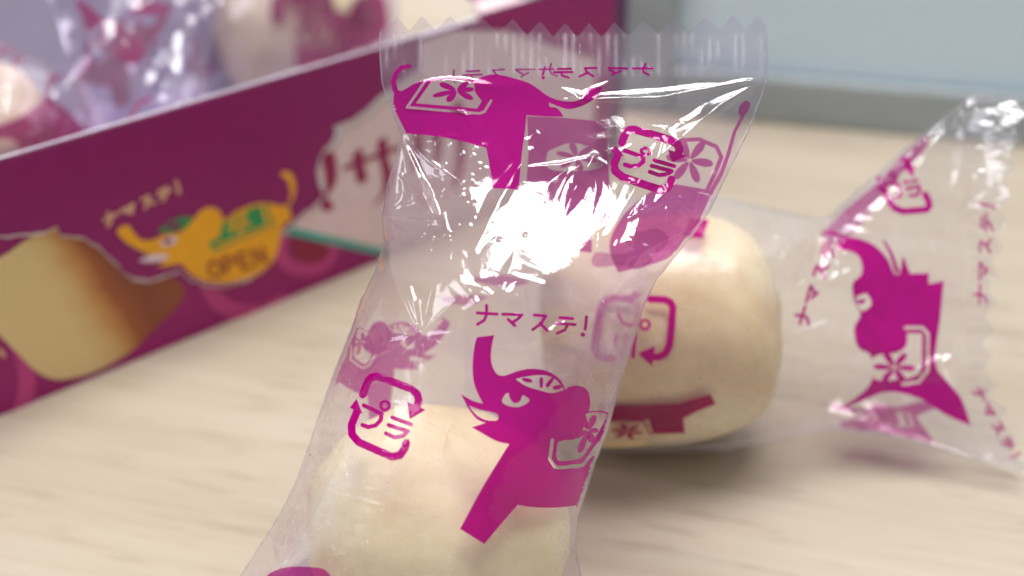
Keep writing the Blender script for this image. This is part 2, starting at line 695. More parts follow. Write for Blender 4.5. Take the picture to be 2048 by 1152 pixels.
# the end card stands a little open, so its edge, coloured dark for shade, shows beyond the corner
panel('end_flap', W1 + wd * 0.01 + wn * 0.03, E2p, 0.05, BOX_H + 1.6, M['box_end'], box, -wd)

# remaining top card over the closed end
tA = 0.735 * wlen
top_edge = [(tA, 0.0), (tA + 0.55, 0.8), (tA + 0.6, 1.2), (tA + 1.2, 1.7), (tA + 1.6, 2.5), (tA + 2.3, 3.0), (tA + 2.6, 4.2), (tA + 3.4, 5.0)]
tp = [W0 + wd * a + wn * b for a, b in top_edge] + [W1 + wn * 5.6, W1 + wn * 0.0]
prism('top_panel', tp, 0.05, M['box_wall'], box, z0=BOX_H)
# print on the top panel: pale label corner, teal stripe, cream shape


def top_pt(a, b, h=0.0):
    q = W0[None, :] + np.asarray(a)[:, None] * wd + np.asarray(b)[:, None] * wn
    return np.concatenate([q, np.full((len(q), 1), BOX_H + 0.054 + h)], 1)


def wall_print(name, layers, mat, off, step=14):
    return print_mesh(name, layers, lambda x, y: wall_pt(x, y, off), mat, box, step)


# upper flap with its torn, white edged outline
flap_low = [(-140, 505), (-60, 480), (0, 472), (60, 468), (92, 462), (112, 452), (124, 470), (160, 474), (196, 490), (222, 516), (240, 532),
            (246, 545), (268, 556), (300, 560), (336, 548), (360, 540), (382, 558), (420, 570), (452, 570), (488, 560), (524, 540), (546, 512),
            (556, 478), (566, 462), (590, 440), (628, 412), (650, 392), (640, 372), (634, 340), (640, 312), (660, 286), (672, 268), (668, 252),
            (700, 242), (730, 222), (752, 200), (790, 170), (840, 140)]
def edge_y(px):
    q = np.array([W0 + wd * a for a in (0.0, wlen)])
    h = BOX_H + 0.01
    a, b, _ = project(np.array([[*q[0], h], [*q[1], h]]))
    return b[0] + (np.asarray(px) - a[0]) * (b[1] - b[0]) / (a[1] - a[0])


rnd = random.Random(5)
fl = []
for (a, b), (c, d) in zip(flap_low[:-1], flap_low[1:]):
    for k in range(4):
        t = k / 4
        fl.append((a + (c - a) * t + rnd.uniform(-1.5, 1.5), b + (d - b) * t + rnd.uniform(-1.5, 1.5)))
fl.append(flap_low[-1])
top_line = [(840, float(edge_y(840)) + 2), (700, float(edge_y(700)) + 2), (400, float(edge_y(400)) + 2), (100, float(edge_y(100)) + 2), (-140, float(edge_y(-140)) + 2)]
flap_poly = fl + top_line
FO = 0.055
wall_print('front_flap', plus([flap_poly]), M['box_flap'], FO, 30)
# white fibre edge of the tear: strip that runs from the flap down to the wall
wv, wf = [], []
for i, (x, y) in enumerate(fl):
    w = 3.0 + 5.0 * abs(float(perlin(x / 34.0, y / 34.0, 4))) * 2
    if 660 < x < 860:
        w += 10
    dx = 1.0 if x > 560 else 0.0
    wv += [wall_pt(x, y, FO + 0.006), wall_pt(x + dx * w * 0.8, y + w, 0.012), wall_pt(x, y, 0.01)]
    if i:
        a = 3 * (i - 1)
        wf += [(a, a + 3, a + 4, a + 1), (a + 1, a + 4, a + 5, a + 2)]
build('torn_edge', np.array(wv), wf, M['torn'], box)
# the folded rim of the front wall shows its pale cut edge
rv = []
for a in np.linspace(-3.2, tA, 40):
    for off, h in ((FO + 0.002, BOX_H - 0.02), (0.02, BOX_H + 0.03), (-TH, BOX_H - 0.01)):
        q = W0 + wd * a - wn * off
        rv.append((q[0], q[1], h + 0.01 * float(perlin(a * 1.3, 0.5, 8))))
build('top_rim', rv, grid_faces(40, 3), M['torn'], box)

# lower face prints: cake picture, mauve rings, pale label with letters
c2 = crop(0, 350, 800 / 1843)
cake_poly = smooth_poly([c2(*p) for p in [(-120, 420), (0, 380), (120, 300), (200, 258), (262, 238), (330, 280), (450, 300), (600, 380), (780, 470), (838, 505), (845, 560), (800, 625), (700, 720),
                                          (600, 815), (450, 900), (320, 938), (230, 936), (150, 890), (60, 800), (-20, 720), (-160, 560)]])
cp = wall_print('cake_picture', plus([cake_poly]), M['cake_photo'], 0.016, 12)
uvd = cp.data.attributes.new('print_uv', 'FLOAT_VECTOR', 'POINT')
co = np.zeros(len(cp.data.vertices) * 3)
cp.data.vertices.foreach_get('co', co)
co = co.reshape(-1, 3) + np.array(world_loc(cp))
ux, uy, _ = project(co / CM)
uvd.data.foreach_set('vector', np.stack([(ux - 40) / 420, (uy - 480) / 300, 0 * ux], 1).ravel())


def ring(name, c, rx, ry, w, a0, a1, mat, off):
    pts = [(c[0] + rx * math.cos(t), c[1] + ry * math.sin(t)) for t in np.linspace(a0, a1, 16)]
    return wall_print(name, plus(stroke(pts, w)), mat, off, 14)


ring('printed_ring', (500, 560), 84, 66, 34, 0.7, 3.3, M['mauve'], 0.010)
ring('printed_ring', (612, 500), 52, 40, 26, -0.5, 3.6, M['mauve'], 0.011)
wall_print('printed_dot', plus([smooth_poly([(588, 480), (640, 486), (662, 500), (640, 524), (604, 526), (584, 508)])]), M['maroon'], 0.012)
ring('printed_ring', (-20, 760), 74, 110, 34, -0.8, 1.2, M['mauve'], 0.010)
label_poly = [(556, 464), (780, 514), (1185, 350), (1192, 120), (1010, 62), (900, 62), (760, 112), (640, 240), (600, 400)]
wall_print('label', plus([label_poly]), M['label_pink'], 0.016, 24)
wall_print('label_stripe', plus([[(558, 448), (778, 500), (778, 514), (552, 464)]]), M['teal'], 0.020)
c4 = crop(560, 170, 340 / 1004)
letters = plus([smooth_poly([c4(*p) for p in [(245, 430), (275, 398), (318, 400), (335, 470), (335, 560), (305, 625), (280, 660), (318, 715), (290, 748), (240, 728), (245, 690), (270, 620), (262, 520)]])])
letters += plus(stroke([c4(385, 492), c4(540, 430), c4(700, 372)], 10))
letters += plus([[c4(*p) for p in [(425, 420), (470, 370), (492, 385), (490, 440), (520, 560), (470, 590), (450, 560)]]])
letters += plus([smooth_poly([c4(*p) for p in [(572, 350), (620, 310), (636, 340), (640, 430), (668, 520), (650, 610), (600, 680), (545, 715), (600, 640), (605, 540)]])])
letters += plus([smooth_poly([(826, 262), (842, 250), (850, 300), (836, 345), (824, 330)])])
letters += plus([smooth_poly([(858, 268), (884, 262), (880, 320), (862, 340), (868, 300)])])
letters += plus([smooth_poly([(905, 215), (925, 208), (930, 320), (906, 380), (912, 300)])])
wall_print('label_lettering', letters, M['letter'], 0.021, 8)

# yellow elephant emblem on the flap
gold = smooth_poly([c2(*p) for p in [(540, 262), (562, 236), (596, 232, 1), (622, 272), (650, 298), (700, 300), (735, 285), (770, 272), (830, 262), (880, 215), (925, 165), (970, 148), (1012, 165), (1035, 205),
                                     (1090, 165), (1200, 128), (1290, 140), (1318, 140), (1338, 110), (1336, 60), (1322, 20), (1296, 4), (1300, -14), (1330, -16), (1352, 10), (1362, 60), (1352, 110), (1330, 150), (1345, 200),
                                     (1305, 232), (1292, 300), (1262, 390), (1190, 455), (1090, 490), (980, 495), (900, 470), (848, 425), (832, 408), (770, 420), (722, 420, 1), (752, 396), (700, 372), (650, 350), (580, 310)]])
wall_print('elephant_emblem', plus([gold]), M['gold'], FO + 0.004, 12)
wall_print('emblem_blanket', plus([[c2(*p) for p in [(1030, 212), (1060, 190), (1230, 128), (1262, 235), (985, 352), (962, 310), (1010, 290)]]])
           + minus([[c2(*p) for p in [(1200, 140), (1218, 134), (1248, 235), (995, 338), (985, 325), (1228, 230)]]])
           + minus(flower(c2(1095, 215), 24, 11, 0.2)), M['green'], FO + 0.008, 10)
wall_print('emblem_cap', plus([smooth_poly([c2(*p) for p in [(735, 262), (765, 222), (820, 198), (885, 196), (865, 235), (800, 262)]])])
           + minus([petal(c2(800, 258), a, 22, 7) for a in (-2.6, -2.0, -1.4, -0.8)]), M['green'], FO + 0.008, 8)
wall_print('emblem_tusk', plus([smooth_poly([c2(*p) for p in [(636, 396, 1), (690, 372), (765, 366), (770, 385), (700, 402)]])])
           + plus([smooth_poly([c2(*p) for p in [(738, 320), (770, 285), (815, 290), (800, 318), (760, 328)]])]), M['white_print'], FO + 0.008, 8)
wall_print('emblem_eye', plus([smooth_poly([c2(*p) for p in [(750, 308), (772, 292), (795, 300), (775, 318)]])]), M['letter'], FO + 0.012, 8)


def text_strokes(kind):
    """canonical strokes, box height about 100"""
    t = {
        'O': [[(30 * math.cos(a) + 30, 45 * math.sin(a) + 50) for a in np.linspace(0, 2 * math.pi, 14)]],
        'P': [[(5, 95), (5, 5), (40, 5), (55, 20), (55, 40), (40, 52), (5, 52)]],
        'E': [[(55, 5), (5, 5), (5, 95), (55, 95)], [(5, 50), (48, 50)]],
        'N': [[(5, 95), (5, 5), (55, 95), (55, 5)]],
    }
    return t[kind]


KATA = [  # na ma su te ! traced in one line (crop of the front film)
    [[(965, 145), (1042, 150)], [(1001, 116), (1002, 150), (992, 174), (966, 189)]],
    [[(1062, 150), (1137, 152), (1122, 168), (1100, 182)], [(1084, 170), (1110, 194)]],
    [[(1184, 153), (1228, 157), (1210, 186), (1178, 209)], [(1206, 184), (1233, 213)]],
    [[(1281, 163), (1331, 167)], [(1268, 185), (1341, 190)], [(1311, 190), (1302, 210), (1272, 223)]],
    [[(1384, 160), (1379, 208)], [(1370, 228), (1370.5, 228.5)]],
]


def katakana(fn, w):
    res = []
    for ch in KATA:
        for s in ch:
            res += plus(stroke([fn(*p) for p in s], w * (1.5 if len(s) == 2 and abs(s[0][0] - s[1][0]) < 1 else 1)))
    return res


ol = []
fO = affine([(0, 0), (300, 0), (0, 100)], [c2(950, 405), c2(1215, 325), c2(975, 480)])
for k, ch in enumerate('OPEN'):
    for s in text_strokes(ch):
        ol += plus(stroke([fO(x + 78 * k, y) for x, y in s], 7))
wall_print('emblem_lettering', ol, M['open_brown'], FO + 0.008, 8)
fK = affine([(965, 116), (1384, 130), (965, 230)], [c2(470, 190), c2(800, 10), c2(510, 262)])
wall_print('greeting_lettering', katakana(fK, 6.0), M['tan_print'], FO + 0.006, 8)
wall_print('lettering', plus(stroke([(0, 700), (8, 712)], 7)), M['tan_print'], 0.012)

# prints on the top panel
def top_print(name, poly, mat, h):
    return print_mesh(name, plus([poly]), lambda x, y: top_pt(x, y, h), mat, box, 0.4)


top_print('label', [(tA + 0.05, 0.02), (tA + 1.5, 0.02), (tA + 0.95, 0.65), (tA + 0.5, 0.7)], M['label_pink'], 0.004)
top_print('label_stripe', [(tA + 1.5, 0.02), (tA + 1.75, 0.02), (tA + 1.25, 1.2), (tA + 0.95, 1.1)], M['teal'], 0.008)
top_print('cake_picture', smooth_poly([(wlen - 1.3, 0.05), (wlen - 0.05, 0.05), (wlen - 0.05, 1.6), (wlen - 0.9, 1.4), (wlen - 1.5, 0.7)]), M['cream_print'], 0.004)


# ------------------------------------------------------------------ cakes
def cake_body(name, centre, r, h, mat, axis=(0, 0, 1), seed=1, e=0.42, label='', group=None, lump=0.035):
    """soft rounded cylinder with uneven skin; axis = direction of its height"""
    nu, nv = 72, 44
    th = np.linspace(0, 2 * math.pi, nu, endpoint=False)
    ph = np.linspace(-math.pi / 2, math.pi / 2, nv)
    spow = lambda c, k: np.sign(c) * np.abs(c) ** k
    PH, TH_ = np.meshgrid(ph, th, indexing='ij')
    rad = spow(np.cos(PH), e)
    hh = spow(np.sin(PH), e * 1.15)
    nrm = 1 + lump * (perlin(np.cos(TH_) * 1.6 + 5, np.sin(TH_) * 1.6 + PH * 1.3, seed) * 1.6 + perlin(np.cos(TH_) * 4 + 9, np.sin(TH_) * 4 + PH * 3.5, seed + 3) * 0.6)
    x, y, z = rad * np.cos(TH_) * r * nrm, rad * np.sin(TH_) * r * nrm, hh * h / 2 * (1 + 0.5 * (nrm - 1))
    V = np.stack([x, y, z], -1).reshape(-1, 3)
    q = Vector((0, 0, 1)).rotation_difference(Vector(axis).normalized()).to_matrix()
    V = V @ np.array(q).T + np.array(centre)
    zmin = V[:, 2].min()
    V[:, 2] += (0.09 - zmin) if zmin < 0.09 else 0
    F = []
    for i in range(nv - 1):
        for j in range(nu):
            a, b = i * nu + j, i * nu + (j + 1) % nu
            F.append((a, b, b + nu, a + nu))
    o = build(name, V, F, mat, None, loc=(centre[0], centre[1], V[:, 2].min()))
    o['label'] = label
    o['category'] = 'cake'
    if group:
        o['group'] = group
    bvh = BVHTree.FromPolygons([tuple(p) for p in V], F)
    return o, bvh


def cake_depth(bvh, xs, ys, back=False):
    """raster of the camera depth of the cake's near (or far) skin; nan where there is none"""
    D = np.full((len(ys), len(xs)), np.nan)
    o = Vector((0, 0, CAM_H))
    for i, y in enumerate(ys):
        for j, x in enumerate(xs):
            d = Vector(P(x, y, 1.0)) - o
            if back:
                hit = bvh.ray_cast(o + d * 60, -d)
            else:
                hit = bvh.ray_cast(o, d)
            if hit[0] is not None:
                D[i, j] = project(np.array(hit[0]))[2]
    return D


def blur2(a, n):
    for _ in range(n):
        p = np.pad(a, 1, mode='edge')
        a = (p[1:-1, 1:-1] * 4 + p[:-2, 1:-1] * 2 + p[2:, 1:-1] * 2 + p[1:-1, :-2] * 2 + p[1:-1, 2:] * 2 + p[:-2, :-2] + p[2:, 2:] + p[:-2, 2:] + p[2:, :-2]) / 16
    return a


class Film:
    """a flattened film tube in front of the camera; along = coordinate down the tube, cross = across it"""

    def __init__(self, along_is_y, knots_a, edge0, edge1, zc, thick, wrinkle_f, wrinkle_b=None, bvh=None, power=0.62, gap=0.03, rect=None, hmin=0.012):
        self.ay = along_is_y
        self.e0 = (np.array([k[0] for k in edge0], float), np.array([k[1] for k in edge0], float))
        self.e1 = (np.array([k[0] for k in edge1], float), np.array([k[1] for k in edge1], float))
        self.zk = (np.array([k[0] for k in zc], float), np.array([k[1] for k in zc], float))
        self.tk = (np.array([k[0] for k in thick], float), np.array([k[1] for k in thick], float))
        # round off the knots of the thickness profile
        aa = np.arange(self.tk[0][0] - 60, self.tk[0][-1] + 60, 2.0)
        tt = np.interp(aa, *self.tk)
        kk = np.exp(-(np.arange(-24, 25) * 2.0 / 15.0) ** 2)
        tt = np.convolve(np.pad(tt, 24, mode='edge'), kk / kk.sum(), 'valid')
        self.tk = (aa, tt)
        self.wf, self.wb = wrinkle_f, wrinkle_b or wrinkle_f
        self.power = power
        self.hmin = hmin
        self.ras = None
        if bvh is not None:
            x0, x1, y0, y1 = rect
            xs, ys = np.arange(x0, x1, 12.0), np.arange(y0, y1, 12.0)
            res = []
            X, Y = np.meshgrid(xs, ys)
            for back in (False, True):
                D = cake_depth(bvh, xs, ys, back)
                base = self._base(X, Y, back)
                sg = 1 if back else -1
                need = np.where(np.isnan(D), 0, np.maximum(0, sg * (D + sg * gap - base)))
                # grow, then soften, so that the film never cuts the cake
                g = need.copy()
                for _ in range(3):
                    p = np.pad(g, 1, mode='edge')
                    g = np.max([p[1:-1, 1:-1], p[:-2, 1:-1], p[2:, 1:-1], p[1:-1, :-2], p[1:-1, 2:]], 0)
                g = blur2(g, 3)
                res.append(np.maximum(g, need))
            self.ras = (xs, ys, res)

    def _s(self, px, py):
        a, c = (py, px) if self.ay else (px, py)
        lo, hi = np.interp(a, *self.e0), np.interp(a, *self.e1)
        return a, np.clip((c - lo) / np.maximum(hi - lo, 1e-6) * 2 - 1, -1, 1)

    def _base(self, px, py, back):
        a, s = self._s(px, py)
        zc = np.interp(a, *self.zk)
        prof = np.maximum(1 - np.abs(s) ** 2.5, 0) ** self.power
        t = np.interp(a, *self.tk) * prof
        return zc + t if back else zc - t

    def depth(self, px, py, back=False):
        px, py = np.broadcast_arrays(np.asarray(px, float), np.asarray(py, float))
        a, s = self._s(px, py)
        z = self._base(px, py, back)
        if self.ras is not None:
            xs, ys, res = self.ras
            r = res[1 if back else 0]
            fx = np.clip((px - xs[0]) / 12.0, 0, len(xs) - 1.001)
            fy = np.clip((py - ys[0]) / 12.0, 0, len(ys) - 1.001)
            ix, iy = fx.astype(int), fy.astype(int)
            u, v = fx - ix, fy - iy
            d = r[iy, ix] * (1 - u) * (1 - v) + r[iy, ix + 1] * u * (1 - v) + r[iy + 1, ix] * (1 - u) * v + r[iy + 1, ix + 1] * u * v
            d = d * np.minimum(1, (1 - np.abs(s)) * 9)
            z = z + d if back else z - d
        fade = np.minimum(1, (1 - np.abs(s)) * 14)
        w = (self.wb if back else self.wf)(px, py, s)
        z = z + w * fade if back else z - w * fade
        zg = z_at_height(py, self.hmin)
        return np.minimum(z, zg)

    def on_film(self, px, py):
        return np.abs(self._s(px, py)[1]) < 0.975

    def pt(self, px, py, back=False, off=0.0):
        return P(px, py, self.depth(px, py, back) + off)

    def mesh(self, name, a_vals, nc, back, mat, parent, end=None, off=0.0):
        """a_vals: positions along; end(cross, a) may shift the along coordinate (zigzag cut)"""
        s = np.linspace(0, 1, nc)
        s = 0.75 * (0.5 - 0.5 * np.cos(s * math.pi)) + 0.25 * s    # a little denser at the edges
        A_, S_ = np.meshgrid(np.asarray(a_vals, float), s, indexing='ij')
        lo, hi = np.interp(A_, *self.e0), np.interp(A_, *self.e1)
        C_ = lo + (hi - lo) * S_
        if end is not None:
            A_ = end(C_, A_)
        px, py = (C_, A_) if self.ay else (A_, C_)
        V = self.pt(px, py, back, off).reshape(-1, 3)
        o = build(name, V, grid_faces(len(a_vals), nc), mat, parent)
        return o, px.ravel(), py.ravel()


def add_attr(o, name, vals):
    at = o.data.attributes.new(name, 'FLOAT', 'POINT')
    at.data.foreach_set('value', np.asarray(vals, float))


def add_cling(o, vals):
    add_attr(o, 'cling', vals)


def edge_tube(film, side, a_vals, rad, mat, parent, end=None):
    """the folded edge of the film tube, a thin bead"""
    e = film.e0 if side == 0 else film.e1
    a = np.asarray(a_vals, float)
    c = np.interp(a, *e)
    px, py = (c, a) if film.ay else (a, c)
    C = P(px, py, np.minimum(np.interp(a, *film.zk), z_at_height(py, rad + 0.01)))
    C = C + 0.012 * np.stack([perlin(a / 17, a * 0, 5), perlin(a / 19, a * 0, 6), perlin(a / 15, a * 0, 7)], 1)
    C[:, 2] = np.maximum(C[:, 2], rad + 0.005)
    T = np.gradient(C, axis=0)
    T /= np.linalg.norm(T, axis=1, keepdims=True)
    N = np.cross(T, np.array([0, -CP, SP]))
    N /= np.linalg.norm(N, axis=1, keepdims=True)
    Bn = np.cross(T, N)
    rr = rad * (0.8 + 0.5 * perlin(a / 40, a * 0 + 3, 9))[:, None]
    rings = [C + rr * (math.cos(t) * N + math.sin(t) * Bn) for t in np.linspace(0, 2 * math.pi, 7)]
    V = np.stack(rings, 1).reshape(-1, 3)
    return build('folded_edge', V, grid_faces(len(a), 7), mat, parent)


# ------------------------------------------------------------------ print drawings
k4 = crop(450, 550, 850 / 1627)
k3 = crop(700, 0, 900 / 2048)


def sp(pts, fn, n=4):
    return smooth_poly([(*fn(p[0], p[1])[:2], 1) if len(p) > 2 else fn(*p) for p in pts], n)


def elephant_front(fn, petal_k=1.0):
    """standing elephant seen on the front film, raised trunk, cap, blanket with flower (drawn in crop coordinates)"""
    S = lambda p: sp(p, fn)
    L = plus([S([(965, 238, 1), (1031, 230, 1), (1022, 270), (1018, 312), (1024, 350), (1042, 380), (1066, 386), (1092, 378), (1135, 364), (1182, 359), (1230, 367), (1265, 385),
                 (1290, 410), (1303, 440, 1), (1320, 428), (1350, 424), (1380, 434), (1394, 456), (1398, 495), (1392, 522, 1), (1440, 520), (1470, 530), (1466, 560), (1446, 630), (1440, 660), (1414, 720),
                 (1398, 790), (1372, 870), (1352, 920, 1), (1346, 882, 1), (1290, 889), (1230, 891), (1170, 888), (1120, 880, 1), (1060, 950), (993, 1030, 1), (900, 972, 1), (985, 815), (1055, 700), (1088, 647, 1), (1040, 636),
                 (985, 606), (945, 583, 1), (998, 566, 1), (965, 552), (935, 515), (915, 478), (903, 455, 1), (945, 480), (988, 492, 1), (972, 462), (955, 420), (948, 370), (950, 310), (957, 262)])])
    L += minus([S([(934, 500, 1), (975, 515), (1020, 525), (1044, 535), (1042, 556), (1000, 555), (962, 536)])])
    L += minus([S([(1112, 398, 1), (1150, 390), (1190, 384), (1235, 386), (1270, 404), (1298, 440, 1), (1250, 452), (1200, 440), (1150, 424)])])
    for p in ([(1135, 396), (1165, 396), (1178, 410), (1150, 410)], [(1205, 394), (1218, 396), (1216, 428), (1206, 430)], [(1228, 420), (1252, 392), (1258, 402), (1238, 430)], [(1255, 428), (1280, 420), (1288, 432), (1264, 440)]):
        L += plus([S(p)])
    L += minus([S([(1060, 484), (1074, 456), (1086, 452, 1), (1092, 474), (1108, 490), (1128, 484), (1136, 466), (1142, 460, 1), (1166, 478), (1148, 496), (1118, 506), (1082, 500)])])
    # blanket: line and field
    L += minus(stroke([fn(*p) for p in [(1254, 632), (1244, 705), (1262, 733), (1280, 738), (1370, 728), (1392, 700), (1432, 645)]], 7 * petal_k))
    L += minus([S([(1275, 640, 1), (1268, 692), (1286, 712), (1362, 700), (1400, 650), (1458, 548), (1446, 528), (1384, 530), (1384, 560), (1345, 625), (1300, 632)])])
    fl_c = fn(1391, 595)
    fn0 = fn(0, 0)
    rel = lambda x, y: np.array(fn(x, y)) - np.array(fn0)
    for ang, ll, ww in ((-1.15, 62, 26), (-2.0, 62, 26), (2.75, 66, 26), (1.95, 92, 24), (1.2, 48, 30), (0.0, 36, 20)):
        pts = petal((0, 0), ang, ll, ww)
        L += plus([[tuple(np.array(fl_c) + rel(*p)) for p in pts]])
    return L


def elephant_side(fn):
    """elephant on the upper film: long back, blanket with flower, trunk to the right"""
    S = lambda p: sp(p, fn)
    L = plus([S([(205, 405), (235, 414), (285, 385), (350, 362), (450, 350), (520, 354), (572, 366, 1), (605, 348), (650, 339), (705, 345), (760, 360), (810, 376), (850, 400), (900, 436), (950, 456), (1010, 462), (1060, 445), (1084, 398, 1), (1148, 396, 1),
                 (1130, 432), (1090, 466), (1040, 488), (985, 496), (905, 466, 1), (908, 486, 1), (945, 494), (972, 531, 1), (900, 530), (803, 524, 1), (796, 600), (782, 700), (768, 862, 1), (648, 856, 1), (640, 780), (620, 672, 1), (500, 640), (380, 618), (242, 606, 1), (212, 570), (192, 505), (198, 450)])])
    L += plus(stroke([fn(*p) for p in [(272, 300), (235, 306), (208, 335), (198, 372), (206, 412)]], 7.5, 11))
    L += minus(stroke([fn(*p) for p in [(338, 374), (296, 436), (260, 488), (430, 503), (590, 516), (612, 508), (642, 458)]], 5))
    L += minus([S([(372, 368, 1), (300, 470, 1), (440, 482), (578, 494, 1), (600, 460, 1), (570, 420), (562, 380), (520, 362), (440, 358)])])
    c = fn(485, 412)
    rel = lambda x, y: np.array(fn(x, y)) - np.array(fn(0, 0))
    for ang, ll, ww in ((-2.65, 86, 34), (2.85, 112, 30), (2.15, 74, 34), (0.6, 88, 32), (-0.1, 78, 30), (-0.75, 70, 30)):
        pts = [(x, y * 0.8) for x, y in petal((0, 0), ang, ll, ww)]
        L += plus([[tuple(np.array(c) + rel(*p)) for p in pts]])
    return L


def recycle(fn, w=1.0):
    """recycling mark: two bent arrows around the letters pu-ra"""
    st = lambda pts, ww: plus(stroke([fn(*p) for p in pts], ww * w))
    L = st([(527, 458), (546, 408), (560, 392), (582, 388), (640, 408), (712, 436), (736, 456), (742, 482), (732, 512)], 15.5)
    L += plus([[fn(*p) for p in [(698, 486), (768, 516), (706, 552)]]])
    L += st([(506, 520), (484, 575), (486, 610), (512, 640), (575, 668), (640, 696), (670, 690), (688, 664), (694, 642)], 15.5)
    L += plus([[fn(*p) for p in [(478, 508), (503, 474), (527, 532)]]])
    c = (612, 500)
    L += st([(c[0] + 17 * math.cos(a), c[1] + 17 * math.sin(a)) for a in np.linspace(0, 2 * math.pi, 12)], 6)
    L += st([(531, 499), (570, 517), (600, 532)], 8.5) + st([(600, 532), (596, 556), (576, 576), (548, 582), (526, 574)], 8.5)
    L += st([(640, 545), (712, 572)], 8) + st([(626, 574), (660, 586), (700, 598)], 8) + st([(700, 598), (680, 616), (650, 622), (616, 606)], 8)
    return L


# ------------------------------------------------------------------ standing wrapped cake in the foreground
base1 = P(880, 1180, 17.1)
c1_centre = np.array([base1[0], base1[1], 0])
cake1, bvh1 = cake_body('cake', (c1_centre[0] - 0.0, c1_centre[1] + 0.3, 1.52), 1.80, 2.9, M['cake'], axis=(0.10, 0.16, 1), seed=3, e=0.78,
                        label='pale ivory cake standing upright inside the foremost clear wrapper', group=None)
pack1 = empty('plastic_wrapper', (c1_centre[0], c1_centre[1], 0), 'clear crinkled wrapper standing upright, its zigzag seal at the top', 'wrapper')

L1 = [(20, 760), (110, 760), (165, 764), (215, 780), (245, 793), (268, 803), (310, 793), (370, 775), (430, 765), (480, 768), (540, 752), (600, 722), (660, 702), (740, 670), (820, 642), (900, 616), (970, 590), (1030, 560), (1090, 522), (1152, 482), (1230, 440)]
R1 = [(20, 1532), (110, 1534), (152, 1535), (200, 1520), (260, 1498), (340, 1458), (420, 1420), (470, 1386), (510, 1352), (560, 1312), (610, 1288), (700, 1262), (780, 1236), (860, 1216), (920, 1192), (990, 1170), (1030, 1156), (1090, 1150), (1152, 1160), (1230, 1175)]
Z1 = [(20, 16.1), (155, 16.1), (400, 16.35), (700, 16.7), (1000, 16.9), (1240, 17.0)]
T1 = [(20, 0.012), (150, 0.012), (175, 0.035), (215, 0.12), (300, 0.40), (360, 0.58), (395, 0.74), (440, 0.985), (480, 1.205), (520, 1.425), (560, 1.63), (600, 1.73), (650, 1.79), (720, 1.84), (800, 1.9), (900, 2.1), (1240, 2.2)]

CREASES = [
    ([(800, 268), (775, 420), (765, 432)], 0.10, 26), ([(803, 270), (862, 425), (768, 432)], 0.09, 20), ([(803, 350), (840, 380), (868, 428)], 0.08, 22),
    ([(768, 432), (770, 500), (800, 590), (842, 672)], 0.13, 40), ([(842, 672), (800, 640), (775, 690), (720, 600)], 0.09, 30), ([(842, 672), (770, 740), (700, 790)], 0.10, 28),
    ([(1204, 612), (1290, 500), (1400, 450)], 0.10, 26), ([(1204, 612), (1270, 470), (1330, 260)], 0.08, 22), ([(1204, 612), (1250, 560), (1340, 500)], 0.07, 16),
    ([(1204, 612), (1230, 680), (1258, 730)], 0.09, 22), ([(1204, 612), (1180, 720), (1140, 800)], 0.06, 30), ([(1204, 612), (1100, 660), (1000, 610)], 0.05, 24),
    ([(1215, 470), (1300, 330), (1440, 210), (1528, 158)], 0.12, 30), ([(1188, 310), (1150, 380), (1130, 430)], 0.11, 22), ([(1140, 340), (1110, 400), (1090, 500)], 0.07, 30),
    ([(1060, 300), (1000, 400), (950, 500)], 0.08, 30), ([(1000, 560), (1040, 520), (1080, 540)], 0.06, 26), ([(930, 620), (1000, 580), (1060, 600)], 0.06, 24),
    ([(1290, 420), (1340, 380), (1400, 440)], 0.06, 24), ([(1210, 500), (1260, 480), (1330, 520)], 0.05, 22), ([(560, 1135), (640, 1010), (690, 900)], 0.10, 34), ([(535, 1070), (560, 1135), (600, 1130)], 0.05, 18),
    ([(1130, 200), (1320, 195), (1520, 158)], 0.09, 22), ([(820, 170), (900, 160), (1000, 175)], 0.03, 14), ([(1120, 176), (1160, 196), (1215, 165)], 0.05, 16),
    ([(690, 720), (740, 640), (760, 600)], 0.05, 18), ([(830, 480), (900, 520), (960, 620)], 0.05, 30), ([(1090, 690), (1160, 720), (1210, 790)], 0.04, 22),
]
rc = random.Random(3)


def fans(nodes):
    for (x, y), n, lmin, lmax, amp, a0, a1 in nodes:
        for k in range(n):
            a = a0 + (a1 - a0) * (k + rc.uniform(0.1, 0.9)) / n
            L = rc.uniform(lmin, lmax)
            b = a + rc.uniform(-0.25, 0.25)
            m = (x + math.cos(a) * L * 0.5, y + math.sin(a) * L * 0.5)
            yield ([(x, y), m, (m[0] + math.cos(b) * L * 0.5, m[1] + math.sin(b) * L * 0.5)], amp * rc.uniform(0.4, 1.1), rc.uniform(5, 13))


T_ = 2 * math.pi
CREASES += list(fans([((1204, 612), 12, 70, 260, 0.035, 0, T_), ((842, 672), 11, 50, 170, 0.035, 0, T_), ((768, 432), 6, 60, 180, 0.03, -1.2, 1.2), ((803, 268), 6, 50, 170, 0.03, 0.0, 1.9),
                      ((1188, 312), 7, 40, 150, 0.03, 0.5, 3.0), ((1528, 160), 6, 80, 330, 0.03, 1.9, 3.1), ((560, 1135), 5, 50, 200, 0.03, -1.6, 0.0), ((1000, 600), 6, 30, 110, 0.025, 0, T_),
                      ((1340, 400), 7, 40, 130, 0.03, 0, T_), ((640, 980), 9, 40, 150, 0.03, -2.2, 0.4), ((660, 880), 7, 30, 110, 0.03, 0, T_), ((1180, 980), 7, 30, 130, 0.02, 1.2, 4.4), ((900, 480), 6, 30, 120, 0.025, 0, T_), ((1080, 690), 7, 40, 150, 0.02, 0, T_), ((700, 790), 6, 30, 110, 0.025, -1.5, 1.5)]))
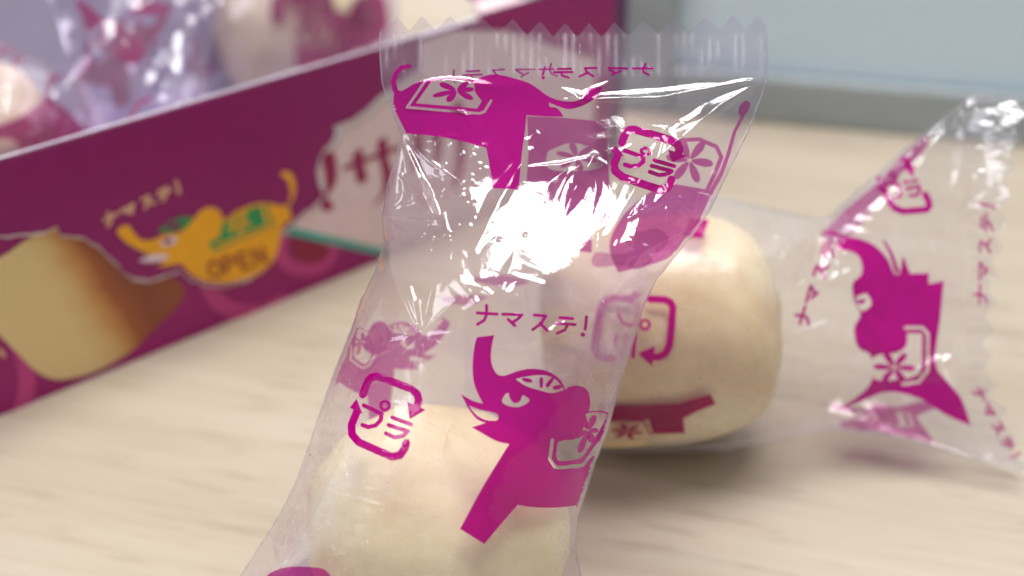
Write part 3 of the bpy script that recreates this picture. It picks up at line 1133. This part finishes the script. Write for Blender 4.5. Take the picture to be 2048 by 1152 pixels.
for k in range(34):
    x, y, a, L = rc.uniform(800, 1400), rc.uniform(200, 660), rc.uniform(0, T_), rc.uniform(20, 80)
    CREASES.append(([(x, y), (x + L * 0.5 * math.cos(a), y + L * 0.5 * math.sin(a)), (x + L * math.cos(a + 0.4), y + L * math.sin(a + 0.4))], rc.uniform(0.008, 0.022), rc.uniform(4, 8)))
DROPS = []
rd = random.Random(11)
for k in range(46):
    DROPS.append((rd.uniform(860, 1000), rd.uniform(275, 480), rd.uniform(2.2, 4.6)))
DROPS += [(871, 429, 7), (925, 307, 5), (946, 311, 5), (1050, 470, 5)]
for k in range(150):
    y = rd.uniform(640, 1140)
    x = rd.uniform(float(np.interp(y, [k_[0] for k_ in L1], [k_[1] for k_ in L1])) + 20, float(np.interp(y, [k_[0] for k_ in R1], [k_[1] for k_ in R1])) - 20)
    DROPS.append((x, y, rd.uniform(2.0, 4.2)))


def w1_front(px, py, s):
    mid = smoothstep(160, 230, py) * (1 - smoothstep(640, 860, py))
    low = smoothstep(620, 800, py)
    side = smoothstep(0.45, 0.95, np.abs(s))
    w = mid * (0.07 * facets(px / 170, py / 210, 3) + 0.018 * facets(px / 72 + 3, py / 84, 9))
    w = w + low * (0.004 + 0.035 * side) * facets(px / 60, py / 95, 21)
    w = w + low * (0.004 + 0.012 * side) * perlin(px / 15, py / 22, 31)
    w = w + (mid * 0.007 + 0.002) * perlin(px / 26, py / 34, 41)
    pool = np.exp(-(((px - 1085 + (py - 480) * 0.5) / 165.0) ** 2 + ((py - 480) / 105.0) ** 2) ** 1.5)
    w = w * (1 - 0.9 * pool)
    cw = np.zeros(w.shape)
    for pts, amp, wd_ in CREASES:
        cw = cw + crease_near(px, py, pts, amp, wd_)
    w = w + cw * (1 - 0.72 * pool)
    # crimped seal: fine upright ribs, stronger in the middle
    seal = smoothstep(62, 76, py) * (1 - smoothstep(138, 158, py))
    amt = 0.35 + 0.65 * np.exp(-((px - 1130) / 190.0) ** 2)
    w = w + seal * amt * 0.022 * (np.abs(np.sin(px * math.pi / 17.0)) ** 0.6 + 0.5 * perlin(px / 9, py / 16, 51))
    w = w + (1 - smoothstep(150, 175, py)) * 0.10 * perlin(px / 170, py / 240, 61)
    for x, y, r in DROPS:
        m = (np.abs(px - x) < r) & (np.abs(py - y) < r)
        if m.any():
            d2 = ((px[m] - x) ** 2 + (py[m] - y) ** 2) / r ** 2
            w[m] += r * 0.0034 * np.sqrt(np.maximum(0, 1 - d2))
    return w


def w1_back(px, py, s):
    mid = smoothstep(160, 230, py)
    w = mid * (0.12 * facets(px / 120 + 7, py / 150, 103) + 0.04 * facets(px / 55, py / 60, 109))
    w = w - (1 - smoothstep(150, 175, py)) * 0.10 * perlin(px / 170, py / 240, 61)
    seal = smoothstep(62, 76, py) * (1 - smoothstep(138, 158, py))
    return w - seal * 0.018 * np.abs(np.sin(px * math.pi / 17.0))


film1 = Film(True, None, L1, R1, Z1, T1, w1_front, w1_back, bvh1, power=0.6, gap=0.05, rect=(420, 1260, 680, 1260))


def teeth(c, a):
    """zigzag cut: squeeze the rows above y = 160 up to the toothed edge"""
    ph = ((c - 770 + 9 * np.sin(c / 61.0)) / 55.0) % 1.0
    tri = np.abs(ph * 2 - 1)
    top = 62 - 30 * (1 - tri) + 8 * np.sin((c - 760) / 250.0) + 5 * np.sin(c / 83.0)
    return np.where(a < 160, 160 - (160 - top) * (160 - a) / 140.0, a)


rows1 = np.concatenate([np.linspace(20, 160, 46), np.arange(162.5, 1232, 2.6)])
fo, fx_, fy_ = film1.mesh('front_film', rows1, 290, False, M['film'], pack1, end=teeth)
cl = smoothstep(640, 800, fy_) * (0.25 + 0.75 * smoothstep(-0.2, 0.9, perlin(fx_ / 90, fy_ / 120, 77) * 2 + 0.25))
add_cling(fo, cl)
rib = np.abs(np.sin(fx_ * math.pi / 17.0)) ** 3
fz = (smoothstep(60, 74, fy_) * (1 - smoothstep(140, 160, fy_))) * (0.05 + 0.40 * rib * smoothstep(-0.1, 0.5, perlin(fx_ / 34, fy_ / 64, 91) + 0.25 * np.exp(-((fx_ - 1130) / 170.0) ** 2)))
# pale streak paints the film's glint beside the cake; then faint breath haze
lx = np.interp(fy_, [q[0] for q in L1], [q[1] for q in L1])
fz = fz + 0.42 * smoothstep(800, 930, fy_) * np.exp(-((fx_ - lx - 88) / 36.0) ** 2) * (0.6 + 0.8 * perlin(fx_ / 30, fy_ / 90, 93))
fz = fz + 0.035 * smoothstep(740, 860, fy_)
add_attr(fo, 'frost_glare', np.clip(fz, 0, 0.6))
rows1b = np.concatenate([np.linspace(20, 160, 30), np.arange(165, 1232, 6.0)])
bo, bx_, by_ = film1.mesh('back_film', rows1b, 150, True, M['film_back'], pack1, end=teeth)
add_attr(bo, 'frost_glare', 0.01 + (0.16 + 0.22 * smoothstep(1000, 1150, bx_) * smoothstep(400, 520, by_)) * smoothstep(240, 380, by_) * (1 - smoothstep(720, 880, by_)) * np.clip(0.55 + 1.1 * perlin(bx_ / 110, by_ / 90, 97), 0, 1))  # lavender veil paints in light scattered between the inked layers

for sd in (0, 1):
    edge_tube(film1, sd, np.arange(64, 1225, 8.0), 0.011, M['film_edge'], pack1)
fr1 = lambda off=-0.014: (lambda x, y: film1.pt(x, y, False, off))
bk1 = lambda off=-0.03: (lambda x, y: film1.pt(x, y, True, off))
print_mesh('printed_elephant', elephant_front(k4), fr1(), M['ink'], pack1, 5.5, film1.on_film)
print_mesh('printed_elephant', elephant_side(k3), fr1(), M['ink'], pack1, 5.5, film1.on_film)
print_mesh('recycling_mark', recycle(k4), fr1(), M['ink'], pack1, 5, film1.on_film)
# upper mark, a little larger and turned
rm_up = affine([(465, 475), (768, 516), (640, 710)], [(1212, 290), (1375, 312), (1318, 384)])
print_mesh('recycling_mark', recycle(lambda x, y: rm_up(x, y), 1.06), fr1(), M['ink'], pack1, 5, film1.on_film)
print_mesh('printed_lettering', katakana(k4, 6.2), fr1(), M['ink'], pack1, 5, film1.on_film)
kt_up = affine([(965, 116), (1384, 130), (965, 230)], [(1310, 128), (1095, 126), (1292, 162)])
print_mesh('printed_lettering', katakana(kt_up, 4.5), fr1(), M['ink'], pack1, 5, film1.on_film)
kt_up2 = affine([(965, 116), (1384, 130), (965, 230)], [(1120, 128), (910, 130), (1112, 166)])
print_mesh('printed_lettering', katakana(kt_up2, 4.0), bk1(), M['ink_back'], pack1, 5, film1.on_film)

# prints of the back film, seen through the front
S3 = lambda p: sp(p, k3)
body_a = plus([S3([(806, 530, 1), (960, 536), (1165, 556, 1), (1172, 700), (1182, 860), (1176, 1010, 1), (1110, 1000), (1100, 1150, 1), (985, 1140, 1), (990, 990), (850, 950, 1), (800, 860, 1), (812, 700)])])
body_a += minus([S3([(900, 690, 1), (1010, 650), (1130, 690), (1150, 760), (1020, 780), (900, 765)])]) + plus(flower(k3(1030, 715), 40, 15, 0.3, 0.7))
print_mesh('printed_elephant', body_a, bk1(), M['ink_back'], pack1, 8, film1.on_film)
body_b = plus([S3([(1440, 835, 1), (1640, 892, 1), (1590, 1000), (1520, 1090), (1440, 1180), (1220, 1240, 1), (1180, 1120), (1230, 1000), (1330, 900)])])
body_b += plus(stroke([k3(*p) for p in [(1470, 640), (1590, 634), (1668, 668), (1690, 715), (1660, 790), (1622, 872), (1440, 840)]], 8))
body_b += plus(flower(k3(1545, 730), 45, 17, 0.15)) + plus(stroke([k3(*p) for p in [(1792, 520), (1750, 600), (1722, 700), (1690, 790), (1640, 880)]], 6, 9))
body_b += plus([S3([(1800, 458), (1822, 472), (1808, 512), (1785, 530), (1768, 515), (1775, 480)])])
print_mesh('printed_elephant', body_b, bk1(), M['ink_back'], pack1, 8, film1.on_film)
k7 = crop(700, 400, 650 / 2048)
S7 = lambda p: sp(p, k7)
bmap = affine([(1000, 235), (945, 583), (1395, 490)], [(892, 640), (838, 738), (742, 655)])
print_mesh('printed_elephant', elephant_front(lambda x, y, *c: bmap(x, y), 0.5), bk1(), M['ink_thin'], pack1, 8, film1.on_film)
rw = random.Random(21)
wash = []
for cx, cy, rx, ry in ((1250, 520, 90, 22), (930, 600, 50, 10), (1290, 480, 60, 26), (1000, 560, 60, 14)):
    n = 7
    wash += plus([smooth_poly([(cx + rx * rw.uniform(0.5, 1.2) * math.cos(T_ * k / n + rw.uniform(-.3, .3)), cy + ry * rw.uniform(0.5, 1.2) * math.sin(T_ * k / n + rw.uniform(-.3, .3))) for k in range(n)])])
print_mesh('printed_patch', wash, bk1(), M['ink_wash'], pack1, 8, film1.on_film)
S4 = lambda p: sp(p, k4)
print_mesh('printed_patch', plus([S4([(160, 1152), (230, 1120), (330, 1118), (390, 1135), (400, 1200), (150, 1210)])]), fr1(), M['ink_back'], pack1, 8, film1.on_film)
edge_bits = plus([[k7(60, 570), k7(72, 600), k7(20, 740), k7(2, 735)]]) + plus([[(610, 868), (624, 850), (622, 912), (608, 912)]])
print_mesh('printed_patch', edge_bits, fr1(), M['ink'], pack1, 5, film1.on_film)

# ------------------------------------------------------------------ wrapped cake lying behind on the right
c2c = P(1312, 660, 20.1)
cake2, bvh2 = cake_body('cake', (c2c[0], c2c[1], 1.95), 1.86, 3.7, M['cake_brown'], axis=(1, 0.10, 0.02), seed=8, e=0.5,
                        label='browned cake lying on its side in the clear wrapper on the wood', group=None)
pack2 = empty('plastic_wrapper', (c2c[0] + 1, c2c[1], 0), 'clear wrapper lying on its side, with one flared zigzag end fin', 'wrapper')
TOP2 = [(930, 520), (1040, 440), (1120, 415), (1250, 398), (1400, 390), (1470, 402), (1540, 418), (1600, 432), (1640, 440), (1660, 432), (1750, 352), (1850, 265), (1905, 222), (1940, 196), (2000, 192), (2060, 192)]
BOT2 = [(930, 830), (1040, 870), (1120, 898), (1250, 905), (1450, 902), (1540, 885), (1600, 866), (1660, 858), (1750, 868), (1850, 888), (1940, 912), (2000, 932), (2060, 950)]
Z2 = [(930, 20.6), (1100, 20.2), (1300, 20.05), (1560, 20.05), (1700, 20.0), (1900, 19.7), (2060, 19.4)]
T2 = [(930, 0.1), (1040, 0.9), (1120, 1.6), (1250, 1.9), (1480, 1.9), (1560, 1.55), (1640, 1.0), (1720, 0.75), (1820, 0.5), (1920, 0.2), (1970, 0.03), (2060, 0.015)]
CR2 = [([(1655, 440), (1740, 380), (1900, 226)], 0.22, 26), ([(1640, 440), (1700, 520), (1780, 760)], 0.10, 40), ([(1560, 690), (1640, 660), (1760, 700)], 0.12, 34), ([(1560, 700), (1620, 760), (1700, 830)], 0.10, 36),
       ([(1940, 200), (1925, 300), (1905, 420), (1900, 640)], 0.06, 18), ([(1780, 760), (1880, 730), (1960, 700)], 0.14, 34), ([(1800, 800), (1870, 850), (1900, 890)], 0.10, 24), ([(1945, 770), (2000, 850), (2048, 915)], 0.10, 26)]


CR2 += list(fans([((1552, 470), 6, 60, 190, 0.06, -0.2, 0.9), ((1560, 600), 6, 60, 200, 0.06, -0.7, 0.6), ((1556, 800), 7, 60, 220, 0.06, -0.9, 0.3), ((1650, 440), 8, 60, 300, 0.05, 0.0, 2.6), ((1562, 690), 9, 50, 200, 0.05, -1.2, 1.2), ((1780, 760), 9, 50, 170, 0.05, 0, T_), ((1936, 205), 6, 60, 300, 0.05, 1.2, 2.6), ((1900, 700), 7, 40, 150, 0.05, 0, T_)]))


def w2(px, py, s):
    m = smoothstep(1540, 1640, px)
    w = (0.02 + 0.13 * m) * facets(px / 110, py / 105, 203) + (0.006 + 0.03 * m) * facets(px / 46, py / 50, 207)
    w = w + 0.006 * perlin(px / 22, py / 22, 211)
    for pts, amp, wd_ in CR2:
        w = w + crease_near(px, py, pts, amp, wd_)
    seal = smoothstep(1935, 1960, px) * (1 - smoothstep(2000, 2030, px))
    w = w + seal * 0.02 * np.abs(np.sin(py * math.pi / 24.0))
    return w + smoothstep(1900, 2050, px) * 0.5 * np.sin((py - 200) / 150.0)


def w2b(px, py, s):
    m = smoothstep(1540, 1640, px)
    return (0.02 + 0.12 * m) * facets(px / 90 + 5, py / 120, 303) - smoothstep(1900, 2050, px) * 0.5 * np.sin((py - 200) / 150.0)


film2 = Film(False, None, TOP2, BOT2, Z2, T2, w2, w2b, bvh2, power=0.6, gap=0.05, rect=(900, 1640, 380, 940), hmin=0.03)


def teeth2(c, a):
    ph = ((c - 200) / 54.0) % 1.0
    tri = np.abs(ph * 2 - 1)
    edge = np.interp(c, [190, 300, 420, 520, 600, 700, 780, 850, 950], [2044, 2030, 2008, 1994, 1984, 1972, 1985, 2015, 2052]) + 24 * (1 - tri) - 12
    return np.where(a > 1900, 1900 + (edge - 1900) * (a - 1900) / 160.0, a)


rows2 = np.concatenate([np.arange(930, 1900, 5.0), np.linspace(1900, 2060, 36)])
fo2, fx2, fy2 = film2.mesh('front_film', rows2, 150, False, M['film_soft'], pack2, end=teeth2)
add_cling(fo2, 1 - smoothstep(1480, 1600, fx2))
add_attr(fo2, 'frost_glare', np.clip(smoothstep(1500, 1570, fx2) * (1 - 0.6 * smoothstep(1680, 1850, fx2)) * (0.09 + 0.22 * perlin(fx2 / 70, fy2 / 60, 95)), 0, 0.4)  # haze past the cake painted in for the film's white flare
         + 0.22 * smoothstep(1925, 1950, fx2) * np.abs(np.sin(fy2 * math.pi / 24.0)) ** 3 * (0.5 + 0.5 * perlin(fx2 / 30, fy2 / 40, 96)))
film2.mesh('back_film', rows2[::2], 90, True, M['film_soft'], pack2, end=teeth2)
for sd in (0, 1):
    edge_tube(film2, sd, np.arange(935, 1985, 9.0), 0.014, M['film_edge'], pack2)
fr2 = lambda off=-0.018: (lambda x, y: film2.pt(x, y, False, off))
bk2 = lambda off=-0.03: (lambda x, y: film2.pt(x, y, True, off))
k6 = crop(1500, 150, 548 / 789)
S6 = lambda p: sp(p, k6)
el2 = plus([S6([(243, 503, 1), (260, 465, 1), (310, 470), (360, 492), (396, 530), (416, 572), (432, 572, 1), (440, 520, 1), (462, 572, 1), (515, 570, 1), (515, 602, 1), (558, 592, 1), (548, 700), (534, 830), (575, 890), (610, 935), (636, 1010, 1),
                (560, 976), (490, 932), (400, 912), (330, 935), (245, 970, 1), (330, 910), (355, 862), (345, 805), (312, 785), (300, 730), (318, 690), (300, 650), (296, 600), (322, 572), (318, 530), (290, 508)])])
el2 += plus(stroke([k6(*p) for p in [(386, 478), (405, 510), (424, 566)]], 4, 9))
el2 += minus([S6([(305, 640, 1), (335, 630), (350, 660), (325, 680), (312, 668)])]) + plus([S6([(308, 650), (335, 645), (322, 660)])])
el2 += minus(stroke([k6(*p) for p in [(448, 728), (496, 728), (512, 745), (512, 850), (486, 884), (440, 890)]], 6))
el2 += minus([S6([(452, 744, 1), (496, 744, 1), (494, 840), (476, 866), (430, 876), (370, 880), (352, 860), (356, 812), (420, 800), (450, 780)])])
el2 += plus(flower(k6(416, 842), 40, 15, 0.05, 0.8))
print_mesh('printed_elephant', el2, fr2(), M['ink'], pack2, 6, film2.on_film)
rm2 = affine([(465, 475), (768, 516), (640, 710)], [(1745, 372), (1830, 330), (1858, 424)])
print_mesh('recycling_mark', recycle(lambda x, y: rm2(x, y), 0.85), fr2(), M['ink'], pack2, 6, film2.on_film)
rm2b = affine([(555, 395), (735, 450), (527, 458)], [(1338, 602), (1335, 705), (1300, 598)])
print_mesh('recycling_mark', recycle(lambda x, y: rm2b(x, y), 0.95), fr2(), M['ink'], pack2, 6, film2.on_film)
kt2 = affine([(965, 116), (1384, 130), (965, 230)], [(1588, 646), (1640, 462), (1634, 650)])
print_mesh('printed_lettering', katakana(kt2, 6), fr2(), M['ink'], pack2, 6, film2.on_film)
kt3 = affine([(965, 116), (1384, 130), (965, 230)], [(1948, 606), (1950, 408), (1990, 606)])
print_mesh('printed_lettering', katakana(kt3, 4.5), fr2(), M['ink'], pack2, 5, film2.on_film)
kt4 = affine([(965, 116), (1384, 130), (965, 230)], [(1962, 770), (2048, 900), (1934, 792)])
print_mesh('printed_lettering', katakana(kt4, 4.5), fr2(), M['ink'], pack2, 5, film2.on_film)
k5 = crop(1150, 350, 550 / 1056)
S5 = lambda p: sp(p, k5)
legs = plus([[k5(*p) for p in [(90, 880), (250, 886), (400, 880), (520, 842), (540, 880), (470, 908), (415, 935), (422, 992), (300, 996), (284, 940), (90, 940)]]]) + plus(stroke([k5(130, 944), k5(262, 944), k5(292, 1000)], 4))
legs += plus(flower(k5(200, 985), 30, 12, 0.2, 0.5))
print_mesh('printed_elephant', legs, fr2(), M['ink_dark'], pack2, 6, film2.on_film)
print_mesh('printed_patch', plus([[k5(440, 165), k5(515, 172), k5(490, 242), k5(415, 235)]]), fr2(), M['ink'], pack2, 6, film2.on_film)
under = xf(el2, lambda x, y: (x - 34 - (y - 700) * 0.10, 812 + (800 - y) * 0.30))
print_mesh('printed_elephant', under, bk2(), M['ink_back'], pack2, 8, film2.on_film)
fold = plus([sp([(1640, 470, 1), (1690, 420), (1745, 372), (1830, 290), (1858, 262, 1), (1848, 300), (1770, 380), (1735, 430), (1700, 470), (1668, 486)], lambda x, y: (x, y))])
print_mesh('printed_elephant', fold, bk2(), M['ink_back'], pack2, 8, film2.on_film)
print_mesh('printed_patch', plus([S6([(350, 960), (400, 950), (430, 1000), (400, 1015)])]), bk2(), M['ink_back'], pack2, 8, film2.on_film)


# ------------------------------------------------------------------ wrapped cakes inside the box
def boxed(cpx, cpy, r, h, axis, seed, clabel, plabel, left, right, top, bot, zoff, thick, prints, prints_back=(), ay=False):
    z = float(z_at_height(cpy, 2.05))
    cc = P(cpx, cpy, z)
    ck, bv = cake_body('cake', (cc[0], cc[1], min(2.05, r + 0.12) if not ay else h / 2 + 0.12), r, h, M['cake'], axis=axis, seed=seed, e=0.55, label=clabel)
    pk = empty('plastic_wrapper', (cc[0], cc[1], 0.06), plabel, 'wrapper')
    wf_ = lambda px, py, s: 0.30 * facets(px / 95 + seed, py / 120, 400 + seed) + 0.12 * facets(px / 40, py / 60, 410 + seed)
    lo_, hi_ = min(k[1] for k in top) - 10, max(k[1] for k in bot) + 20
    rect = (lo_, hi_, left - 20, right + 20) if ay else (left - 20, right + 20, lo_, hi_)
    fm = Film(ay, None, top, bot, [(k[0], z + k[1]) for k in zoff], thick, wf_, wf_, bv, power=0.6, gap=0.06, rect=rect, hmin=0.09)
    rows = np.arange(left, right, 7.0)
    fm.mesh('front_film', rows, 70, False, M['film_box'], pk)
    fm.mesh('back_film', rows, 50, True, M['film_box'], pk)
    for lay in prints:
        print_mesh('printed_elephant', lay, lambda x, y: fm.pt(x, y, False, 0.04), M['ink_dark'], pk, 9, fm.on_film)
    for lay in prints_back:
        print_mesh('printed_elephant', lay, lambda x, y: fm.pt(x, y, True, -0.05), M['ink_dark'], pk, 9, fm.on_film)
    return fm, pk


# right hand one: cake under a blanket print
b1 = crop(380, 0, 520 / 2048)
SB = lambda p: sp(p, b1)
pr1 = plus([SB([(735, -10, 1), (640, -60), (900, -160), (1200, -120), (1500, -60), (1560, 120), (1540, 300), (1400, 380), (1290, 400), (1180, 560), (900, 560), (830, 480), (838, 330), (770, 180)])])
pr1 += minus([SB([(735, 5, 1), (800, 25), (960, 50), (1090, 72), (1070, 150), (1100, 210), (1150, 240), (1170, 250), (1140, 380), (1080, 398), (950, 380), (860, 345), (800, 250)])])
pr1 += plus(stroke([b1(*p) for p in [(845, 318), (950, 352), (1080, 368), (1115, 350), (1150, 255)]], 4))
pr1 += plus(flower(b1(970, 165), 40, 15, 0.35, 0.95))
pr1 += plus([SB([(650, -20), (735, 0), (740, 160), (640, 150)])])
tail = plus(stroke([b1(*p) for p in [(30, 300), (40, 420), (60, 560), (150, 560), (205, 530), (215, 490)]], 14, 7)) + plus([SB([(10, 380), (60, 300), (100, 480), (60, 580), (0, 560)])])
boxed(585, 40, 1.95, 3.9, (0.9, 0.5, 0.05), 5, 'cake wrapped under a flower blanket print inside the magenta box', 'clear wrapper with flower blanket print over its cake in the magenta box',
      215, 800, [(200, -110), (330, -60), (400, -20), (430, -70), (480, -150), (600, -170), (720, -150), (800, -60)],
      [(200, 310), (330, 270), (400, 235), (430, 260), (480, 280), (600, 270), (720, 240), (800, 160)],
      [(200, 0.5), (420, 0.2), (600, 0.0), (800, 0.4)], [(200, 0.05), (330, 0.5), (400, 0.8), (440, 1.4), (520, 1.95), (650, 1.95), (730, 1.4), (800, 0.5)], [pr1, tail])
# left hand one: cake with a red elephant
b2 = crop(0, 0, 480 / 1536)
SC = lambda p: sp(p, b2)
pr2 = plus([SC([(-200, 840), (0, 800), (140, 740), (200, 690), (260, 650), (310, 560), (300, 510), (350, 470), (410, 490), (330, 540), (340, 640), (420, 700), (500, 770), (560, 850), (560, 950), (450, 960), (350, 920), (320, 1000), (330, 1100), (180, 1100), (120, 920), (0, 890), (-200, 930)])])
pr2b = plus([SC([(0, 160), (80, 110), (200, 170), (270, 230), (150, 240), (40, 200)])]) + plus(stroke([b2(*p) for p in [(0, 330), (70, 300), (120, 360), (100, 440), (20, 450)]], 14))
boxed(-70, 322, 1.95, 3.7, (0.85, 0.5, 0.05), 15, 'half-hidden cake beneath a red elephant print inside the magenta box', 'clear wrapper with red elephant print over its cake in the magenta box',
      -230, 330, [(-230, 130), (-120, 70), (0, 80), (70, 120), (110, 140), (200, 40), (330, -60)],
      [(-230, 420), (-120, 480), (0, 470), (70, 440), (110, 400), (200, 380), (330, 330)],
      [(-230, 0.0), (100, 0.0), (330, 0.3)], [(-230, 0.8), (-120, 1.8), (20, 1.9), (80, 1.4), (130, 0.9), (200, 0.5), (330, 0.06)], [pr2], [pr2b])
# the one standing between them
pr3 = plus([SC([(480, 0), (560, 30), (640, 110), (610, 180), (550, 190), (520, 90)])]) + plus([SC([(740, 290), (800, 220), (880, 220), (930, 300), (890, 400), (820, 400), (740, 350)])])
pr3 += plus(stroke([b2(*p) for p in [(640, 130), (720, 160), (800, 190)]], 12)) + plus([SC([(830, 80), (1000, 100), (1100, 60), (1060, 20), (900, 0)])])
pr3 += plus(stroke([b2(*p) for p in [(830, 840), (840, 740), (890, 660), (960, 630)]], 12, 8)) + plus(stroke([b2(*p) for p in [(700, 900), (800, 860)]], 10))
pr3b = xf(elephant_front(lambda x, y, *c: (x, y)), affine([(1000, 235), (945, 583), (1395, 490)], [(330, 20), (300, 110), (200, 60)]))
boxed(300, 385, 1.7, 2.1, (0.1, 0.1, 1), 25, 'cake hidden low behind the front wall of the magenta box', 'clear wrapper standing upright in the magenta box, its fin above the rim',
      -120, 450, [(-120, 70), (0, 96), (100, 128), (200, 160), (300, 175), (450, 180)], [(-120, 480), (0, 450), (60, 424), (140, 410), (250, 420), (450, 430)],
      [(-120, 1.0), (100, 0.5), (300, 0.0), (450, -0.2)], [(-120, 0.05), (0, 0.35), (100, 0.8), (200, 1.3), (300, 1.7), (450, 1.75)], [pr3], [pr3b], ay=True)
